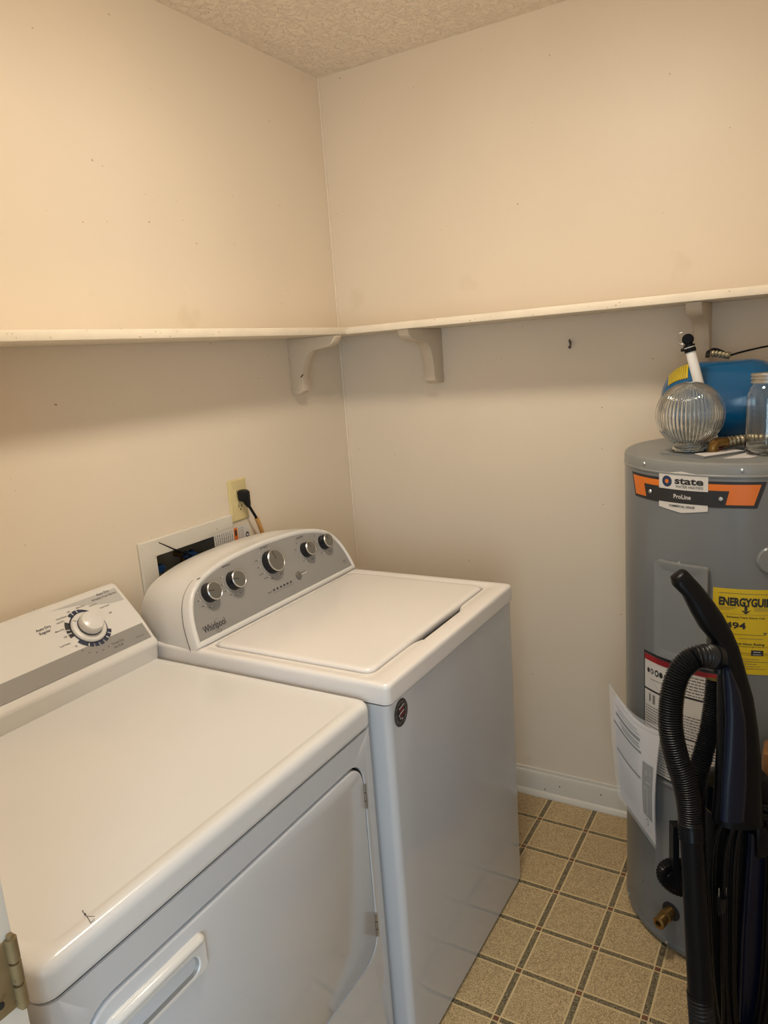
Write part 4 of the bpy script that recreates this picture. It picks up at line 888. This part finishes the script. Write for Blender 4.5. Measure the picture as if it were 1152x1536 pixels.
bm = B(); loft(bm, loops); obj('handle', bm, 'black', vc, angle=50)
# navy spine cover
bm = B(); loops = []
for (a, b) in [((1.3584, -0.9542, 0.9774), (1.3680, -0.9481, 0.9788)), ((1.3620, -0.9615, 0.9387), (1.3852, -0.9474, 0.9390)), ((1.3659, -0.9700, 0.8946), (1.3950, -0.9529, 0.8921)), ((1.3664, -0.9832, 0.8397), (1.3994, -0.9639, 0.8369)), ((1.3649, -0.9975, 0.7850), (1.4018, -0.9759, 0.7819)), ((1.3655, -1.0112, 0.7279), (1.4004, -0.9907, 0.7250))]:
    p0, p1 = Vector(a), Vector(b); c = (p0 + p1) / 2 + VN * 0.004; h = (p1 - p0) / 2
    loops.append([c + h * math.cos(t) + VN * (0.010 * math.sin(t)) for t in [2 * PI * k / 20 for k in range(20)]])
loft(bm, loops); obj('spine_cover', bm, 'navy', vc, angle=50)
# main body
bm = B()
flatbar(bm, [(-0.005, 0.060, 0.745, 0.040, 0.02), (-0.012, 0.085, 0.735, 0.05, 0.035), (-0.020, 0.100, 0.715, 0.055, 0.045), (-0.026, 0.150, 0.66, 0.060, 0.055), (-0.030, 0.180, 0.60, 0.062, 0.060), (-0.034, 0.185, 0.50, 0.063, 0.062), (-0.034, 0.185, 0.30, 0.063, 0.062), (-0.030, 0.18, 0.17, 0.063, 0.062), (-0.020, 0.17, 0.10, 0.063, 0.06)], 0.1, n=32)
obj('body', bm, 'black', vc, angle=50)
bm = B()
flatbar(bm, [(0.030, 0.072, 0.655, -0.004, 0.010), (0.028, 0.075, 0.62, -0.006, 0.012), (0.022, 0.075, 0.45, -0.006, 0.012), (0.022, 0.075, 0.25, -0.004, 0.012)], 0.01, n=20); obj('back_panel', bm, 'navy', vc, angle=50)
bm = B()
flatbar(bm, [(-0.010, 0.165, 0.115, 0.06, 0.06), (-0.018, 0.182, 0.105, 0.06, 0.075), (-0.020, 0.186, 0.06, 0.055, 0.08), (-0.020, 0.186, 0.012, 0.055, 0.08)], 0.1, n=36); obj('floor_head', bm, 'black', vc, angle=50)
for l in (-0.008, 0.174):
    bm = B(); lathe(bm, [(0.03, -0.012), (0.035, -0.009), (0.035, 0.009), (0.03, 0.012)], V3(l, 0.036, 0.03), n=28, mat3=basis(VE, UZ)); obj('wheel', bm, 'blackrub', vc)
# cord hooks
bm = B()
flatbar(bm, [(0.018, 0.036, 0.700, -0.052, 0.006), (0.016, 0.038, 0.690, -0.056, 0.007), (0.016, 0.038, 0.655, -0.060, 0.007), (0.018, 0.036, 0.645, -0.056, 0.006)], 0.01); tube(bm, [V3(0.027, 0.688, -0.052), V3(0.027, 0.690, 0.04)], 0.012, n=14)
obj('cord_hook', bm, 'black', vc)
bm = B()
flatbar(bm, [(0.018, 0.038, 0.262, -0.052, 0.006), (0.016, 0.040, 0.250, -0.056, 0.007), (0.016, 0.040, 0.215, -0.060, 0.007)], 0.01); tube(bm, [V3(0.027, 0.235, -0.054), V3(0.027, 0.235, 0.02)], 0.012, n=14)
obj('cord_hook', bm, 'black', vc)
bm = B()
for k in range(8):
    w_ = 0.018 + 0.0065 * (k % 6); dd = -0.022 - 0.0062 * (k % 4) ; dzz = 0.0065 * (k % 3); b0z = 0.205 - 0.008 * (k % 3)
    L_ = [(-w_ * 0.5 + 0.027, 0.706 + dzz), (-w_ + 0.022, 0.688), (-w_ * 1.25 + 0.020, 0.62), (-w_ * 1.15 + 0.018, 0.50), (-w_ * 1.0 + 0.018, 0.36), (-w_ * 0.7 + 0.022, 0.25), (0.027, b0z)]
    Rr = [(0.027, b0z), (w_ * 0.8 + 0.03, 0.26), (w_ * 1.35 + 0.030, 0.37), (w_ * 1.3 + 0.032, 0.50), (w_ * 1.4 + 0.030, 0.62), (w_ + 0.03, 0.690), (w_ * 0.5 + 0.027, 0.706 + dzz), (-w_ * 0.5 + 0.027, 0.706 + dzz)]
    tube(bm, smooth_path([V3(a, z, dd) for a, z in L_[:-1] + Rr], 6), 0.0034, n=8)
tube(bm, smooth_path([V3(-0.030, 0.548, -0.035), V3(-0.030, 0.50, -0.045), V3(-0.028, 0.40, -0.045), V3(-0.022, 0.28, -0.04)], 6), 0.0034, n=8)
cdv = obj('power_cord', bm, 'cord', vc, angle=60)
bm = B(); tube(bm, [V3(-0.031, 0.515, -0.038), V3(-0.031, 0.535, -0.040), V3(-0.031, 0.556, -0.041)], [0.005, 0.008, 0.0095], n=14); pg = obj('plug', bm, 'blackrub', cdv)
# hose: from the collar behind the handle, over, down to the wand; and the return hose
def hose(name, pts, r, k=16, amp=0.0018, ds=0.0041):
    P = smooth_path(pts, 60); acc = [0.0]
    for a, b in zip(P, P[1:]): acc.append(acc[-1] + (b - a).length)
    n = int(acc[-1] / (ds / 4)); Q = []; j = 0
    for i in range(n + 1):
        s = acc[-1] * i / n
        while j < len(acc) - 2 and acc[j + 1] < s: j += 1
        t = (s - acc[j]) / max(1e-9, acc[j + 1] - acc[j]); Q.append(P[j].lerp(P[j + 1], t))
    bm = B(); tube(bm, Q, [r + amp * (1, 0.35, -1, 0.35)[i % 4] for i in range(n + 1)], n=20); return obj(name, bm, 'hose', vc, angle=70)
hose('hose', [Vector((1.3418, -0.9099, 0.9798)), Vector((1.3284, -0.9499, 0.9964)), Vector((1.3109, -0.9612, 0.9935)), Vector((1.2940, -0.9755, 0.9771)), Vector((1.2845, -0.9882, 0.9491)), Vector((1.2813, -0.9996, 0.9105)), Vector((1.2840, -1.0075, 0.8715)), Vector((1.2948, -1.0121, 0.8262)), Vector((1.3073, -1.0143, 0.7863)), Vector((1.3158, -1.0188, 0.7467)), Vector((1.3193, -1.0250, 0.7131))], 0.0190)
hose('hose', [Vector((1.3370, -0.8682, 0.9181)), Vector((1.3349, -0.8810, 0.8711)), Vector((1.3305, -0.8938, 0.8302)), Vector((1.3241, -0.9182, 0.7951)), Vector((1.3186, -0.9406, 0.7663)), Vector((1.3155, -0.9538, 0.7201)), Vector((1.3186, -0.9691, 0.6501)), Vector((1.3307, -0.9920, 0.4782)), Vector((1.3441, -1.0186, 0.3366))], 0.0165, ds=0.0040)
bm = B(); tube(bm, [Vector((1.3371, -0.9342, 0.9902)), Vector((1.3435, -0.9250, 0.9874))], 0.0225, n=24); tube(bm, [Vector((1.3407, -0.9143, 1.0137)), Vector((1.3469, -0.9175, 0.9849)), Vector((1.3481, -0.9237, 0.9567))], 0.010, n=12); obj('hose_collar', bm, 'blackrub', vc)
w0, w1 = Vector((1.3189, -1.0230, 0.7220)), Vector((1.3476, -1.0791, 0.4222))
bm = B(); tube(bm, [w0, w0.lerp(w1, 0.02), w0.lerp(w1, 0.022), w0.lerp(w1, 0.045), w0.lerp(w1, 0.047), w0.lerp(w1, 0.07), w0.lerp(w1, 0.072), w0.lerp(w1, 0.095), w0.lerp(w1, 0.10), w1], [0.0195, 0.0215, 0.0200, 0.0215, 0.0200, 0.0215, 0.0200, 0.0215, 0.0190, 0.0215], n=28); obj('wand', bm, 'black', vc, angle=40)
hose('hose', [Vector((1.3452, -1.0779, 0.4335)), Vector((1.3501, -1.0859, 0.3887)), Vector((1.3584, -1.1001, 0.3103)), Vector((1.3683, -1.0973, 0.1997)), V3(-0.03, 0.13, -0.09), V3(0.0, 0.065, -0.06), V3(0.03, 0.05, -0.01)], 0.0205, ds=0.007, amp=0.0014)
# wand holder frame and toothed brush disc
bm = B()
q0 = [Vector((1.2877, -1.0024, 0.6881)), Vector((1.3181, -0.9846, 0.6855)), Vector((1.3187, -0.9874, 0.6729)), Vector((1.2974, -0.9999, 0.6747)), Vector((1.3013, -1.0195, 0.5850)), Vector((1.2907, -1.0173, 0.6203))]
loft(bm, [q0, [p + VN * 0.02 for p in q0]]); obj('wand_holder', bm, 'black', vc)
bm = B(); dc = Vector((1.2996, -0.9867, 0.5769)); lp = lambda r, d: [dc + (VE * 0.93 + UZ * -0.25).normalized() * ((r + (0.0012 if i % 2 else -0.0008)) * math.cos(2 * PI * i / 72)) + UZ * (0.83 * (r + (0.0012 if i % 2 else -0.0008)) * math.sin(2 * PI * i / 72)) + VN * d for i in range(72)]
loft(bm, [lp(0.020, 0.016), lp(0.043, 0.010), lp(0.044, 0.0), lp(0.040, -0.006), lp(0.030, -0.004), lp(0.028, -0.009), lp(0.012, -0.010)]); obj('brush_tool', bm, 'black', vc, angle=40)
bm = B()
flatbar(bm, [(-0.034, 0.0, 0.742, 0.02, 0.02), (-0.038, 0.0, 0.735, 0.02, 0.022), (-0.042, 0.0, 0.700, 0.02, 0.024), (-0.036, 0.0, 0.690, 0.02, 0.020)], 0.01); obj('hose_clip', bm, 'black', vc)
bm = B(); 
for dx in (-0.006, 0.006): box(bm, V3(-0.031 + dx, 0.556, -0.042) - Vector((0.0012, 0.0006, 0)), V3(-0.031 + dx, 0.574, -0.042) + Vector((0.0012, 0.0006, 0)))
obj('prongs', bm, 'chrome', pg)

# ------------------------------------------------------------ black bin with wooden block behind the vacuum
bn = thing('storage_bin', 'black plastic bin standing right of the heater behind the vacuum', 'bin', (1.54, -0.617, 0))
bm = B(); loft(bm, [[(p[0], p[1], z) for p in rr(1.398 + e, 1.70 - e, -0.672 + e, -0.562 - e, 0.02)] for z, e in ((0.0, 0.02), (0.56, 0.004), (0.565, 0.0), (0.580, 0.0), (0.585, 0.003))]); obj('bin_body', bm, 'black', bn, angle=40)
bm = B(); loft(bm, [[(p[0], p[1], 0.585 + z) for p in rr(1.393 + e, 1.705 - e, -0.676 + e, -0.558 - e, 0.02)] for z, e in ((0.0, 0.0), (0.010, 0.0), (0.014, 0.004))]); obj('bin_lid', bm, 'black', bn, angle=40)
bm = B(); box(bm, (1.404, -0.650, 0.5995), (1.58, -0.585, 0.670), 0.006); tag(obj('wooden_block', bm, 'wood'), 'varnished tan wooden block lying on the black bin at the right edge', 'block')
